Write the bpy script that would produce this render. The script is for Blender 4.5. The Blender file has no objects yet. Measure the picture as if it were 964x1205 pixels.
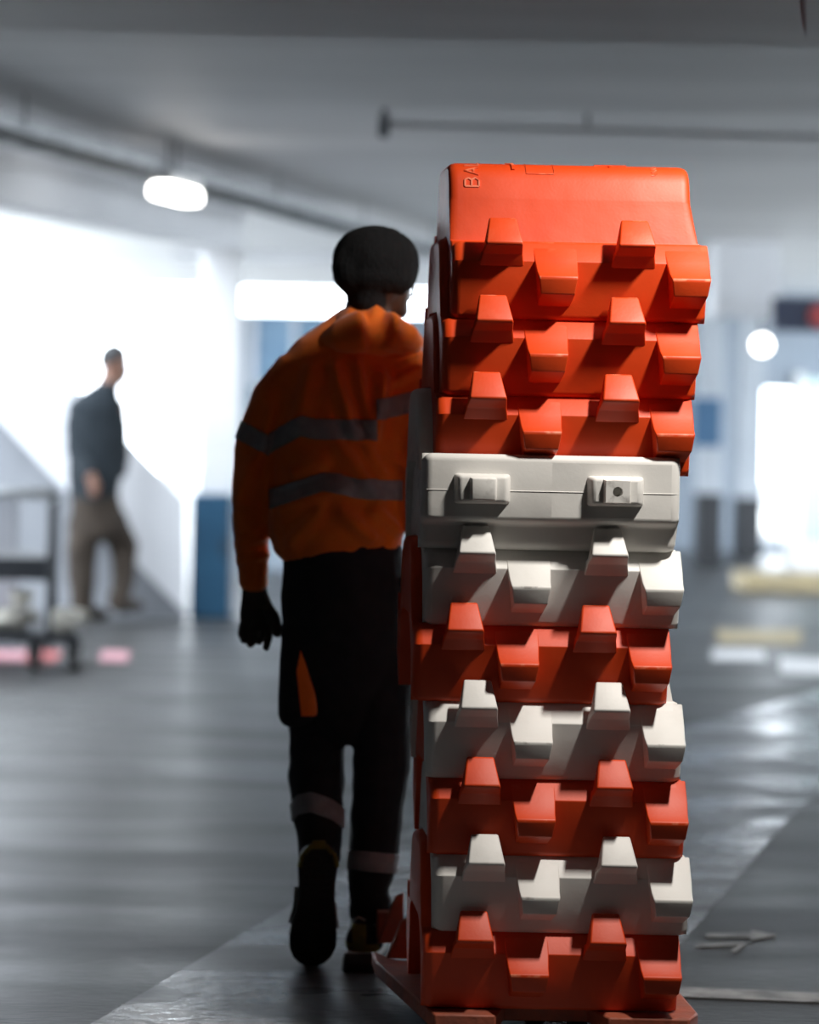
import bpy, bmesh, math, random
import numpy as np
from mathutils import Vector, Matrix, noise
random.seed(7)
scene = bpy.context.scene
COL = scene.collection

# ------------------------------------------------------------------ camera
F_PX, PX0, PY0, ROLL, CAM_Z = 3000.0, 220.0, 488.0, 0.02, 1.33
cam = bpy.data.cameras.new('camera'); cam_ob = bpy.data.objects.new('camera', cam); COL.objects.link(cam_ob)
cam.sensor_fit = 'VERTICAL'; cam.sensor_height = 36.0; cam.sensor_width = 28.8
cam.lens = F_PX * 36.0 / 1205.0
cam.shift_x = (482.0 - PX0) / 1205.0
cam.shift_y = (PY0 - 602.5) / 1205.0
cam.clip_start = 0.1; cam.clip_end = 300
cam.dof.use_dof = True; cam.dof.focus_distance = 5.30; cam.dof.aperture_fstop = 1.75
cam_ob.matrix_world = Matrix.Translation((0, 0, CAM_Z)) @ Matrix.Rotation(math.pi/2, 4, 'X') @ Matrix.Rotation(ROLL, 4, 'Z')
scene.camera = cam_ob

# ------------------------------------------------------------------ world, light, exposure
world = bpy.data.worlds.new('world'); scene.world = world; world.use_nodes = True
bg = world.node_tree.nodes['Background']
bg.inputs[0].default_value = (0.84, 0.92, 1.0, 1); bg.inputs[1].default_value = 9.0
scene.view_settings.view_transform = 'Standard'; scene.view_settings.look = 'None'
scene.view_settings.exposure = 0.0; scene.view_settings.gamma = 1.0
scene.view_settings.use_curve_mapping = False

KEY_POS = (1.52, 4.76, 2.64)      # ceiling batten above and beside the stack, out of frame; its shadows fall down-left on the barriers
def area_light(name, loc, sx, sy, energy, color, rz=0.0):
    l = bpy.data.lights.new(name, 'AREA'); l.shape = 'RECTANGLE'; l.size = sx; l.size_y = sy
    l.energy = energy; l.color = color
    o = bpy.data.objects.new(name, l); COL.objects.link(o); o.location = loc; o.rotation_euler = (0, 0, rz)
    return o
area_light('ceiling_lamp_offscreen', KEY_POS, 0.09, 0.22, 54, (1.0, 0.95, 0.88))

# ------------------------------------------------------------------ helpers
CS, SN = math.cos(ROLL), math.sin(ROLL)
def P(px, py, Y):
    """point of the place at depth Y seen at a photograph pixel (only used to measure positions)"""
    u, w = px - PX0, py - PY0
    return Vector(((u*CS + w*SN) * Y / F_PX, Y, CAM_Z + (u*SN - w*CS) * Y / F_PX))

def tag(o, label=None, cat=None, group=None, kind=None):
    if label: o['label'] = label
    if cat: o['category'] = cat
    if group: o['group'] = group
    if kind: o['kind'] = kind
    return o

def mk(name, verts, faces, mat, parent=None, smooth=False, loc=None):
    """link one mesh object; verts are world coordinates (or local to loc / to the parent's place)"""
    me = bpy.data.meshes.new(name)
    base = Vector(loc) if loc is not None else (parent['_o'] if False else None)
    vs = [Vector(v) for v in verts]
    if parent is not None:
        off = ORIG.get(parent.name, Vector((0, 0, 0)))
        vs = [v - off for v in vs]
    elif loc is not None:
        vs = [v - base for v in vs]
    me.from_pydata([tuple(v) for v in vs], [], [tuple(f) for f in faces]); me.update()
    o = bpy.data.objects.new(name, me); COL.objects.link(o)
    if mat: me.materials.append(mat)
    if parent is not None:
        o.parent = parent; ORIG[o.name] = ORIG.get(parent.name, Vector((0, 0, 0)))
    else:
        if loc is not None: o.location = base
        ORIG[o.name] = base.copy() if loc is not None else Vector((0, 0, 0))
    if smooth:
        for p in me.polygons: p.use_smooth = True
    return o
ORIG = {}
def empty(name, loc, label, cat, group=None):
    o = bpy.data.objects.new(name, None); COL.objects.link(o); o.location = loc; o.empty_display_size = 0.1
    ORIG[o.name] = Vector(loc); tag(o, label, cat, group); return o

def bevel(o, w, seg=2, ang=30, smooth=True):
    m = o.modifiers.new('bevel', 'BEVEL'); m.width = w; m.segments = seg; m.limit_method = 'ANGLE'
    m.angle_limit = math.radians(ang); m.harden_normals = False
    if smooth:
        for p in o.data.polygons: p.use_smooth = True
        o.data.set_sharp_from_angle(angle=math.radians(50))
    return o

BOXF = [(0,1,3,2),(4,6,7,5),(0,4,5,1),(2,3,7,6),(0,2,6,4),(1,5,7,3)]
def box_v(x0, x1, y0, y1, z0, z1):
    return [(x, y, z) for x in (x0, x1) for y in (y0, y1) for z in (z0, z1)]
def box(name, x0, x1, y0, y1, z0, z1, mat, parent=None, bev=0.0, loc=None):
    o = mk(name, box_v(x0, x1, y0, y1, z0, z1), BOXF, mat, parent, loc=loc)
    if bev: bevel(o, bev)
    return o
def prism(name, pts, h0, h1, mat, parent=None, axis='z', bev=0.0, loc=None):
    """polygon extruded along an axis"""
    n = len(pts); V = []
    for h in (h0, h1):
        for a, b in pts:
            V.append((a, b, h) if axis == 'z' else (h, a, b) if axis == 'x' else (a, h, b))
    Fc = [tuple(range(n))[::-1], tuple(range(n, 2*n))] + [(i, (i+1) % n, n+(i+1) % n, n+i) for i in range(n)]
    o = mk(name, V, Fc, mat, parent, loc=loc)
    fix_normals(o)
    if bev: bevel(o, bev)
    return o
def fix_normals(o):
    bm = bmesh.new(); bm.from_mesh(o.data); bmesh.ops.recalc_face_normals(bm, faces=bm.faces); bm.to_mesh(o.data); bm.free()

def tube_geo(pts, rads, seg=16, cap=True, ref=(1, 0, 0)):
    """closed loft round a path; rads are r or (ra, rb); returns verts, faces"""
    pts = [Vector(p) for p in pts]; ref = Vector(ref)
    rads = [(r, r) if not isinstance(r, (tuple, list)) else r for r in rads]
    n = len(pts); tang = []
    for i in range(n):
        t = pts[min(i+1, n-1)] - pts[max(i-1, 0)]; tang.append(t.normalized())
    rings = []
    def ring(c, t, ra, rb):
        a = ref - t * ref.dot(t)
        if a.length < 0.15: a = Vector((0, 1, 0)) - t * t.y
        a.normalize(); b = t.cross(a)
        return [c + a * (ra*math.cos(2*math.pi*k/seg)) + b * (rb*math.sin(2*math.pi*k/seg)) for k in range(seg)]
    if cap:
        r = min(rads[0])
        for q in (0.35, 0.8): rings.append(ring(pts[0] - tang[0]*r*0.5*math.sqrt(1-q*q), tang[0], rads[0][0]*q, rads[0][1]*q))
    for c, t, (ra, rb) in zip(pts, tang, rads): rings.append(ring(c, t, ra, rb))
    if cap:
        r = min(rads[-1])
        for q in (0.8, 0.35): rings.append(ring(pts[-1] + tang[-1]*r*0.5*math.sqrt(1-q*q), tang[-1], rads[-1][0]*q, rads[-1][1]*q))
    V = [v for rg in rings for v in rg]; Fc = []
    for i in range(len(rings)-1):
        for k in range(seg):
            Fc.append((i*seg+k, i*seg+(k+1) % seg, (i+1)*seg+(k+1) % seg, (i+1)*seg+k))
    Fc.append(tuple(range(seg))[::-1]); L = (len(rings)-1)*seg; Fc.append(tuple(range(L, L+seg)))
    return V, Fc
def ball_geo(c, rx, ry, rz, seg=20, rg=12):
    c = Vector(c); V = [c + Vector((0, 0, -rz))]; Fc = []
    for i in range(1, rg):
        a = -math.pi/2 + math.pi*i/rg
        for k in range(seg):
            b = 2*math.pi*k/seg; V.append(c + Vector((rx*math.cos(a)*math.cos(b), ry*math.cos(a)*math.sin(b), rz*math.sin(a))))
    V.append(c + Vector((0, 0, rz))); T = len(V)-1
    for k in range(seg):
        Fc.append((0, 1+(k+1) % seg, 1+k)); Fc.append((T, T-seg+k, T-seg+(k+1) % seg))
    for i in range(rg-2):
        for k in range(seg):
            a = 1+i*seg; Fc.append((a+k, a+(k+1) % seg, a+seg+(k+1) % seg, a+seg+k))
    return V, Fc
def join_geo(*gs):
    V, Fc = [], []
    for v, f in gs:
        o = len(V); V += list(v); Fc += [tuple(i+o for i in q) for q in f]
    return V, Fc
def remesh(geo, vox, smooth_it=4):
    """union of closed lofts as one continuous surface; returns verts, faces"""
    me = bpy.data.meshes.new('tmp'); me.from_pydata([tuple(v) for v in geo[0]], [], geo[1]); me.update()
    bm = bmesh.new(); bm.from_mesh(me); bmesh.ops.recalc_face_normals(bm, faces=bm.faces); bm.to_mesh(me); bm.free()
    o = bpy.data.objects.new('tmp', me); COL.objects.link(o)
    m = o.modifiers.new('r', 'REMESH'); m.mode = 'VOXEL'; m.voxel_size = vox; m.adaptivity = 0
    if smooth_it:
        s = o.modifiers.new('s', 'SMOOTH'); s.factor = 0.5; s.iterations = smooth_it
    dg = bpy.context.evaluated_depsgraph_get(); dg.update()
    ev = o.evaluated_get(dg).to_mesh()
    V = [v.co.copy() for v in ev.vertices]; Fc = [tuple(p.vertices) for p in ev.polygons]
    o.evaluated_get(dg).to_mesh_clear(); bpy.data.objects.remove(o); bpy.data.meshes.remove(me)
    return V, Fc
def normals_of(V, Fc):
    N = [Vector((0, 0, 0)) for _ in V]
    for f in Fc:
        n = (V[f[1]]-V[f[0]]).cross(V[f[2]]-V[f[0]])
        for i in f: N[i] += n
    return [n.normalized() if n.length > 0 else n for n in N]
def displace(V, Fc, fn):
    N = normals_of(V, Fc)
    return [v + n * fn(v, n) for v, n in zip(V, N)], Fc
def clip(V, Fc, S, lo, hi):
    """keep the part of a surface where lo <= S <= hi"""
    for sign, lim in ((1, lo), (-1, -hi)):
        if abs(lim) > 1e8: continue
        V2, S2, F2, mp, ed = [], [], [], {}, {}
        def keep(i):
            if i not in mp: mp[i] = len(V2); V2.append(V[i]); S2.append(S[i])
            return mp[i]
        def cut(i, j):
            k = (min(i, j), max(i, j))
            if k not in ed:
                t = (lim - sign*S[i]) / (sign*S[j] - sign*S[i]); ed[k] = len(V2)
                V2.append(V[i].lerp(V[j], t)); S2.append(S[i] + (S[j]-S[i])*t)
            return ed[k]
        for f in Fc:
            ins = [sign*S[i] >= lim for i in f]
            if not any(ins): continue
            q = []
            for a in range(len(f)):
                i, j = f[a], f[(a+1) % len(f)]
                if ins[a]: q.append(keep(i))
                if ins[a] != ins[(a+1) % len(f)]: q.append(cut(i, j))
            if len(q) > 2: F2.append(tuple(q))
        V, S, Fc = V2, S2, F2
    return V, Fc
def interp(x, tab):
    if x <= tab[0][0]: return tab[0][1]
    for (a, b), (c, d) in zip(tab, tab[1:]):
        if x <= c: return b + (d-b)*(x-a)/(c-a)
    return tab[-1][1]

# ------------------------------------------------------------------ materials
MATS = {}
def mat(name, c1, c2=None, scale=8.0, rough=0.5, rough2=None, bump=0.0, bump_scale=60.0, stretch=(1, 1, 1), detail=4.0,
        lo=0.35, hi=0.65, spec=0.5, emit=None, emit_s=0.0, metal=0.0, sheen=0.0, sub=0.0, distort=0.0, coat=0.0):
    m = bpy.data.materials.new(name); m.use_nodes = True; nt = m.node_tree; N = nt.nodes; L = nt.links
    b = N['Principled BSDF']
    b.inputs['Base Color'].default_value = (*c1, 1); b.inputs['Roughness'].default_value = rough
    b.inputs['Specular IOR Level'].default_value = spec; b.inputs['Metallic'].default_value = metal
    if sheen: b.inputs['Sheen Weight'].default_value = sheen
    if coat: b.inputs['Coat Weight'].default_value = coat; b.inputs['Coat Roughness'].default_value = 0.25
    if emit: b.inputs['Emission Color'].default_value = (*emit, 1); b.inputs['Emission Strength'].default_value = emit_s
    tc = N.new('ShaderNodeTexCoord'); mp = N.new('ShaderNodeMapping'); mp.inputs['Scale'].default_value = stretch
    L.new(tc.outputs['Object'], mp.inputs['Vector'])
    if c2 is not None or rough2 is not None:
        nz = N.new('ShaderNodeTexNoise'); nz.inputs['Scale'].default_value = scale; nz.inputs['Detail'].default_value = detail
        nz.inputs['Distortion'].default_value = distort
        L.new(mp.outputs[0], nz.inputs['Vector'])
        rp = N.new('ShaderNodeMapRange'); rp.inputs['From Min'].default_value = lo; rp.inputs['From Max'].default_value = hi
        L.new(nz.outputs['Fac'], rp.inputs['Value'])
        if c2 is not None:
            mx = N.new('ShaderNodeMix'); mx.data_type = 'RGBA'; mx.inputs['A'].default_value = (*c1, 1); mx.inputs['B'].default_value = (*c2, 1)
            L.new(rp.outputs[0], mx.inputs['Factor']); L.new(mx.outputs['Result'], b.inputs['Base Color'])
        if rough2 is not None:
            r2 = N.new('ShaderNodeMapRange'); r2.inputs['To Min'].default_value = rough; r2.inputs['To Max'].default_value = rough2
            L.new(rp.outputs[0], r2.inputs['Value']); L.new(r2.outputs[0], b.inputs['Roughness'])
    if bump:
        n2 = N.new('ShaderNodeTexNoise'); n2.inputs['Scale'].default_value = bump_scale; n2.inputs['Detail'].default_value = 3
        L.new(mp.outputs[0], n2.inputs['Vector'])
        bp = N.new('ShaderNodeBump'); bp.inputs['Strength'].default_value = bump; bp.inputs['Distance'].default_value = 0.01
        L.new(n2.outputs['Fac'], bp.inputs['Height']); L.new(bp.outputs[0], b.inputs['Normal'])
    MATS[name] = m
    return m

def plastic(name, base, dirt, wear):
    """blow-moulded plastic: even colour, faint dirt patches, pale scuffs as thin scratches"""
    m = bpy.data.materials.new(name); m.use_nodes = True; nt = m.node_tree; N = nt.nodes; L = nt.links
    b = N['Principled BSDF']; b.inputs['Roughness'].default_value = 0.52; b.inputs['Specular IOR Level'].default_value = 0.55
    tc = N.new('ShaderNodeTexCoord'); oi = N.new('ShaderNodeObjectInfo')
    ad = N.new('ShaderNodeVectorMath'); ad.operation = 'MULTIPLY_ADD'
    L.new(tc.outputs['Object'], ad.inputs[0]); ad.inputs[1].default_value = (1, 1, 1)
    cx = N.new('ShaderNodeCombineXYZ'); ml = N.new('ShaderNodeMath'); ml.operation = 'MULTIPLY'; ml.inputs[1].default_value = 37.0
    L.new(oi.outputs['Random'], ml.inputs[0]); L.new(ml.outputs[0], cx.inputs[0]); L.new(cx.outputs[0], ad.inputs[2])
    n1 = N.new('ShaderNodeTexNoise'); n1.inputs['Scale'].default_value = 9; n1.inputs['Detail'].default_value = 6
    L.new(ad.outputs[0], n1.inputs['Vector'])
    r1 = N.new('ShaderNodeMapRange'); r1.inputs['From Min'].default_value = 0.55; r1.inputs['From Max'].default_value = 0.8
    r1.inputs['To Max'].default_value = 0.55; L.new(n1.outputs['Fac'], r1.inputs['Value'])
    m1 = N.new('ShaderNodeMix'); m1.data_type = 'RGBA'; m1.inputs['A'].default_value = (*base, 1); m1.inputs['B'].default_value = (*dirt, 1)
    L.new(r1.outputs[0], m1.inputs['Factor'])
    mp = N.new('ShaderNodeMapping'); mp.inputs['Rotation'].default_value = (0.3, 0.5, 0.4); mp.inputs['Scale'].default_value = (1, 6, 14)
    L.new(ad.outputs[0], mp.inputs['Vector'])
    n2 = N.new('ShaderNodeTexNoise'); n2.inputs['Scale'].default_value = 7; n2.inputs['Detail'].default_value = 8; n2.inputs['Roughness'].default_value = 0.7
    L.new(mp.outputs[0], n2.inputs['Vector'])
    r2 = N.new('ShaderNodeMapRange'); r2.inputs['From Min'].default_value = 0.70; r2.inputs['From Max'].default_value = 0.78
    r2.inputs['To Max'].default_value = 0.5; L.new(n2.outputs['Fac'], r2.inputs['Value'])
    m2 = N.new('ShaderNodeMix'); m2.data_type = 'RGBA'; m2.inputs['B'].default_value = (*wear, 1)
    ge = N.new('ShaderNodeNewGeometry'); rg = N.new('ShaderNodeMapRange'); rg.inputs['From Min'].default_value = 0.535; rg.inputs['From Max'].default_value = 0.60
    L.new(ge.outputs['Pointiness'], rg.inputs['Value'])
    n5 = N.new('ShaderNodeTexNoise'); n5.inputs['Scale'].default_value = 28; n5.inputs['Detail'].default_value = 4; L.new(ad.outputs[0], n5.inputs['Vector'])
    r5 = N.new('ShaderNodeMapRange'); r5.inputs['From Min'].default_value = 0.52; r5.inputs['From Max'].default_value = 0.62; r5.inputs['To Max'].default_value = 0.8
    L.new(n5.outputs['Fac'], r5.inputs['Value'])
    mu = N.new('ShaderNodeMath'); mu.operation = 'MULTIPLY'; L.new(rg.outputs[0], mu.inputs[0]); L.new(r5.outputs[0], mu.inputs[1])
    mxm = N.new('ShaderNodeMath'); mxm.operation = 'MAXIMUM'; L.new(mu.outputs[0], mxm.inputs[0]); L.new(r2.outputs[0], mxm.inputs[1])
    L.new(m1.outputs['Result'], m2.inputs['A']); L.new(mxm.outputs[0], m2.inputs['Factor']); L.new(m2.outputs['Result'], b.inputs['Base Color'])
    n3 = N.new('ShaderNodeTexNoise'); n3.inputs['Scale'].default_value = 160; L.new(ad.outputs[0], n3.inputs['Vector'])
    n4 = N.new('ShaderNodeTexNoise'); n4.inputs['Scale'].default_value = 7; L.new(ad.outputs[0], n4.inputs['Vector'])
    sm = N.new('ShaderNodeMath'); sm.operation = 'MULTIPLY_ADD'; sm.inputs[1].default_value = 0.05; L.new(n3.outputs['Fac'], sm.inputs[0]); L.new(n4.outputs['Fac'], sm.inputs[2])
    bp = N.new('ShaderNodeBump'); bp.inputs['Strength'].default_value = 0.18; bp.inputs['Distance'].default_value = 0.02
    L.new(sm.outputs[0], bp.inputs['Height']); L.new(bp.outputs[0], b.inputs['Normal'])
    MATS[name] = m; return m

ORANGE = plastic('orange_plastic', (0.74, 0.058, 0.002), (0.52, 0.034, 0.002), (0.85, 0.25, 0.13))
WHITE = plastic('white_plastic', (0.80, 0.785, 0.75), (0.66, 0.635, 0.59), (0.35, 0.33, 0.31))
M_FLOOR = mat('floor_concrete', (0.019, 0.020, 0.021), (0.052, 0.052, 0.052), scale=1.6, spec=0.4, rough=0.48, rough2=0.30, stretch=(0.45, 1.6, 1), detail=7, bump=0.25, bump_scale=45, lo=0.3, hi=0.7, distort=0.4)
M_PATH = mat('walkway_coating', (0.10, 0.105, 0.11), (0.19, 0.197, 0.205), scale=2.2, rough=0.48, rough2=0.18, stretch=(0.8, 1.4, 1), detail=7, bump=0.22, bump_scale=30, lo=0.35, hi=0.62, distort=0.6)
M_CEIL = mat('ceiling_concrete', (0.54, 0.54, 0.55), (0.64, 0.64, 0.65), scale=1.3, rough=0.55, stretch=(0.3, 1.5, 1), detail=3)
M_WALL = mat('wall_paint', (0.70, 0.71, 0.74), (0.62, 0.63, 0.66), scale=1.5, rough=0.7)
M_COLG = mat('column_grey', (0.40, 0.43, 0.47), (0.34, 0.37, 0.41), scale=2, rough=0.6)
M_PAVE = mat('outside_paving', (0.60, 0.60, 0.58), (0.52, 0.52, 0.5), scale=2, rough=0.8)
M_WALLG = mat('wall_paint_grey', (0.22, 0.23, 0.25), (0.17, 0.18, 0.20), scale=2, rough=0.7)
M_FAR = mat('far_wall', (0.27, 0.31, 0.36), (0.21, 0.25, 0.30), scale=1.0, rough=0.7)
M_WHITEP = mat('white_paint', (0.82, 0.82, 0.82), (0.74, 0.74, 0.75), scale=3, rough=0.5)
M_DARK = mat('dark_paint', (0.007, 0.009, 0.013), (0.010, 0.012, 0.016), scale=5, rough=0.5)
M_BLUE = mat('blue_metal', (0.018, 0.085, 0.16), (0.013, 0.065, 0.13), scale=4, rough=0.45)
M_SIGNBLUE = mat('sign_blue', (0.006, 0.07, 0.16), rough=0.4)
M_METAL = mat('galvanised', (0.30, 0.31, 0.32), (0.20, 0.21, 0.22), scale=12, rough=0.4, metal=0.7)
M_STEEL = mat('dark_steel', (0.05, 0.055, 0.06), (0.03, 0.03, 0.035), scale=12, rough=0.45, metal=0.5)
M_CABLE = mat('cable_black', (0.02, 0.02, 0.022), rough=0.5)
M_LAMP = mat('lamp_diffuser', (0.9, 0.9, 0.9), rough=0.4, emit=(1.0, 0.97, 0.92), emit_s=9.0)
M_LAMPB = mat('lamp_body', (0.7, 0.7, 0.7), rough=0.5)
M_JACKET = mat('hi_vis_fleece', (0.92, 0.185, 0.006), (0.82, 0.155, 0.005), scale=14, rough=0.85, sheen=0.25, bump=0.15, bump_scale=260)
M_BAND = mat('reflective_tape', (0.30, 0.30, 0.31), (0.25, 0.25, 0.26), scale=40, rough=0.5)
M_TROUSER = mat('navy_canvas', (0.006, 0.0065, 0.010), (0.010, 0.0105, 0.014), scale=30, rough=0.85, bump=0.2, bump_scale=300)
M_TRBAND = mat('reflective_tape_dull', (0.27, 0.27, 0.28), (0.22, 0.22, 0.23), scale=40, rough=0.5)
M_KNIT = mat('black_knit', (0.004, 0.0045, 0.006), (0.007, 0.0075, 0.009), scale=60, rough=0.95, bump=0.5, bump_scale=160, stretch=(2, 2, 0.5))
M_SKIN = mat('dark_skin', (0.085, 0.052, 0.038), (0.105, 0.066, 0.048), scale=20, rough=0.5)
M_SKIN2 = mat('light_skin', (0.24, 0.125, 0.085), (0.20, 0.10, 0.07), scale=20, rough=0.5)
M_GLOVE = mat('grey_glove', (0.065, 0.058, 0.048), (0.035, 0.031, 0.026), scale=14, rough=0.9, bump=0.3, bump_scale=200)
M_GLOVED = mat('dark_glove_coating', (0.018, 0.017, 0.016), rough=0.7)
M_RUBBER = mat('black_rubber', (0.014, 0.014, 0.014), (0.022, 0.021, 0.02), scale=25, rough=0.7)
M_BOOT = mat('boot_fabric', (0.014, 0.015, 0.018), rough=0.8)
M_OLIVE = mat('olive_patch', (0.20, 0.17, 0.02), (0.15, 0.13, 0.02), scale=30, rough=0.7)
M_MID = mat('grey_midsole', (0.30, 0.30, 0.28), rough=0.6)
M_SWEATER = mat('dark_navy_knit', (0.007, 0.012, 0.017), (0.011, 0.017, 0.023), scale=20, rough=0.95)
M_KHAKI = mat('brown_khaki', (0.034, 0.023, 0.015), (0.022, 0.015, 0.010), scale=9, rough=0.9)
M_HAIR = mat('dark_hair', (0.012, 0.012, 0.014), rough=0.7)
M_SACK = mat('pale_sack', (0.50, 0.48, 0.42), (0.36, 0.34, 0.30), scale=6, rough=0.9)
M_YELLOW = mat('yellow_paint', (0.45, 0.36, 0.20), (0.36, 0.30, 0.19), scale=6, rough=0.6)
M_RED = mat('red_paint', (0.40, 0.04, 0.04), (0.32, 0.04, 0.04), scale=6, rough=0.45)
M_WASHPINK = mat('glare_washed_pink', (0.50, 0.24, 0.27), (0.42, 0.20, 0.23), scale=6, rough=0.5)  # red and white washed out by glare, put into the colour
M_LINE = mat('worn_line_paint', (0.34, 0.34, 0.34), (0.14, 0.14, 0.14), scale=14, rough=0.5, detail=6)
M_DOLLY = mat('dolly_plastic', (0.42, 0.095, 0.045), (0.30, 0.085, 0.05), scale=16, rough=0.6, detail=7, bump=0.2, bump_scale=60)
M_GLASSG = mat('greenish_pane', (0.45, 0.60, 0.58), rough=0.1)
M_GLASS = mat('spectacle_lens', (0.25, 0.28, 0.3), rough=0.08, spec=0.8)
M_CLEAR = mat('clear_film', (0.55, 0.55, 0.60), rough=0.2, spec=0.8)

# ------------------------------------------------------------------ setting
CZ = 2.75
def wall_x(Y): return -0.97 + 0.35*(Y - 13.2)
tag(mk('floor', [(-30, -6, 0), (30, -6, 0), (30, 60, 0), (-30, 60, 0)], [(0, 1, 2, 3)], M_FLOOR), kind='structure')
tag(prism('ceiling', [(wall_x(7.8)-0.3, 7.8), (8.3, 7.8), (8.3, 28.4), (-2.0, 28.4), (-2.0, 17.2), (wall_x(17.2)-0.3, 17.2)], CZ, CZ+0.25, M_CEIL), kind='structure')
tag(prism('ceiling_near', [(wall_x(-6)-0.3, -6), (8.3, -6), (8.3, 7.8), (wall_x(7.8)-0.3, 7.8)], CZ, CZ+0.25, M_CEIL), kind='structure')
tag(box('wall_back_unseen', -9, 8.3, -6.2, -6, 0, CZ, M_WALLG), kind='structure')  # unseen wall added behind the camera to keep the front dim
tag(box('wall_right_unseen', 7.0, 7.3, -6, 12.0, 0, CZ, M_WALLG), kind='structure')  # unseen wall added to darken the right side; open beyond for daylight
def lwall(name, pts, t0, t1, m, **k):
    """panel on the left wall's slanting line: pts are (Y, z)"""
    V = []
    for t in (t0, t1):
        for Y, z in pts: V.append((wall_x(Y) + t, Y - 0.35*t, z))
    n = len(pts)
    Fc = [tuple(range(n)), tuple(range(2*n-1, n-1, -1))] + [(i, n+i, n+(i+1) % n, (i+1) % n) for i in range(n)]
    o = mk(name, V, Fc, m, **k); fix_normals(o); return o
tag(lwall('wall_left', [(-6, 0), (11.4, 0), (11.4, CZ), (-6, CZ)], -0.25, 0, M_WALLG), kind='structure')
tag(lwall('wall_left_header', [(12.2, 2.40), (17.0, 2.44), (17.0, CZ), (12.2, CZ)], -0.25, 0, M_WALL), kind='structure')
def stair_piece(name, pix, Y, th, m):
    return tag(prism(name, [(P(x, y, Y).x, max(0.0, P(x, y, Y).z)) for x, y in pix], Y, Y+th, m, axis='y'), kind='structure')
stair_piece('wall_left_parapet', [(-60, 760), (218, 760), (218, 722), (110, 612), (20, 516), (-60, 430)], 16.62, 0.15, M_WALLG)
stair_piece('wall_left_stringer', [(-60, 430), (20, 516), (110, 612), (218, 722), (218, 588), (110, 478), (20, 380), (-60, 296)], 16.58, 0.22, M_WALL)
tag(box('floor_bounce', 7.4, 30, -6, 40, 0.004, 0.012, M_PAVE), kind='structure')  # unseen pale ground added to bounce daylight onto the far ceiling
tag(box('floor_outside_left', -30, -1.2, 16.9, 40, 0.004, 0.012, M_PAVE), kind='structure')
# downstand beams
for i, (y0, y1, zb, m) in enumerate([(5.6, 7.85, 2.50, M_CEIL)]):
    tag(box('trim_%d' % (i+1), wall_x(y0)+0.1, 8.2, y0, y1, zb, CZ+0.01, m), kind='structure')
# slab edge under the first beam
tag(box('trim_2', wall_x(7.9)+0.1, 8.2, 7.86, 8.02, 2.58, CZ+0.01, M_WHITEP), kind='structure')

# walkway coating: a paler sealed lane on the dark floor
def floor_pt(px, py):
    u, w = px-PX0, py-PY0
    Y = F_PX*CAM_Z / (w*CS - u*SN); p = P(px, py, Y); return (p.x, p.y)
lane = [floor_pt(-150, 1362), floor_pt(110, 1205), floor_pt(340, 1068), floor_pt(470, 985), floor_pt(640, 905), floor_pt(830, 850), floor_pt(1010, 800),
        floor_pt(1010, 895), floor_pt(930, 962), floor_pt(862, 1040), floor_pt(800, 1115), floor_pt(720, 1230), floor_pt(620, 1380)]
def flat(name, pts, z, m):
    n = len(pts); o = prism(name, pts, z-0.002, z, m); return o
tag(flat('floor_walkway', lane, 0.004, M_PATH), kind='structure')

# floor markings and white patches
def marking(name, pix, m, label, cat='marking', z=0.004, group=None):
    o = flat(name, [floor_pt(*p) for p in pix], z, m); tag(o, label, cat, group); return o
marking('floor_line', [(760, 1161), (964, 1170), (1060, 1174), (1060, 1186), (964, 1181), (760, 1173)], M_LINE, 'pale worn painted line across the dark floor beside the dolly')
marking('floor_arrow', [(831, 1100), (884, 1099), (884, 1096), (914, 1102), (884, 1108), (884, 1105), (831, 1104)], M_LINE, 'small worn painted arrow on the dark floor')
marking('floor_stroke', [(818, 1112), (880, 1110), (866, 1122), (860, 1121), (868, 1114), (818, 1116)], M_LINE, 'short worn hooked paint stroke beside the small floor arrow')
marking('floor_patch', [(838, 764), (898, 765), (902, 778), (838, 777)], M_WHITEP, 'short white patch in front of the yellow floor block')  # flat white quad laid on the floor
marking('floor_patch', [(918, 774), (990, 776), (990, 796), (918, 793)], M_WHITEP, 'larger white patch on the grey floor near the yellow floor block')

# ---- far end of the garage
BW = 27.0
def bwp(px, py, Y=BW): p = P(px, py, Y); return p.x, p.z
def panel(name, px0, px1, py0, py1, Y, m, th=0.05, parent=None, loc=None, bev=0):
    x0, z1 = bwp(px0, py0, Y); x1, z0 = bwp(px1, py1, Y)
    return box(name, x0, x1, Y-th, Y, z0, z1, m, parent, bev, loc)
def wallpiece(name, px0, px1, z0, z1, Y, m, th=0.2):
    x0 = bwp(px0, 500, Y)[0]; x1 = bwp(px1, 500, Y)[0]
    return tag(box(name, x0, x1, Y, Y+th, z0, z1, m), kind='structure')
wallpiece('wall_far_left', 276, 520, 0, 2.22, 22.0, M_FAR)
wallpiece('wall_far_header', 200, 520, 2.66, CZ, 22.0, M_WALL)
wallpiece('wall_far_middle', 520, 893, 0, CZ, BW, M_FAR)
wallpiece('wall_far_sill', 893, 938, 0, 0.12, BW, M_FAR)
wallpiece('wall_far_lintel', 893, 938, 1.72, CZ, BW, M_FAR)
wallpiece('wall_far_right', 938, 1230, 0, CZ, BW, M_FAR)
x0, _ = bwp(893, 500); x1, _ = bwp(938, 500)
# frame of the tall bright opening
wf = tag(box('window_1', x0, x0+0.04, BW-0.02, BW+0.1, 0.12, 1.72, M_WHITEP), kind='structure')
box('window_frame', x1-0.04, x1, BW-0.02, BW+0.1, 0.12, 1.72, M_WHITEP, wf)
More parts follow.
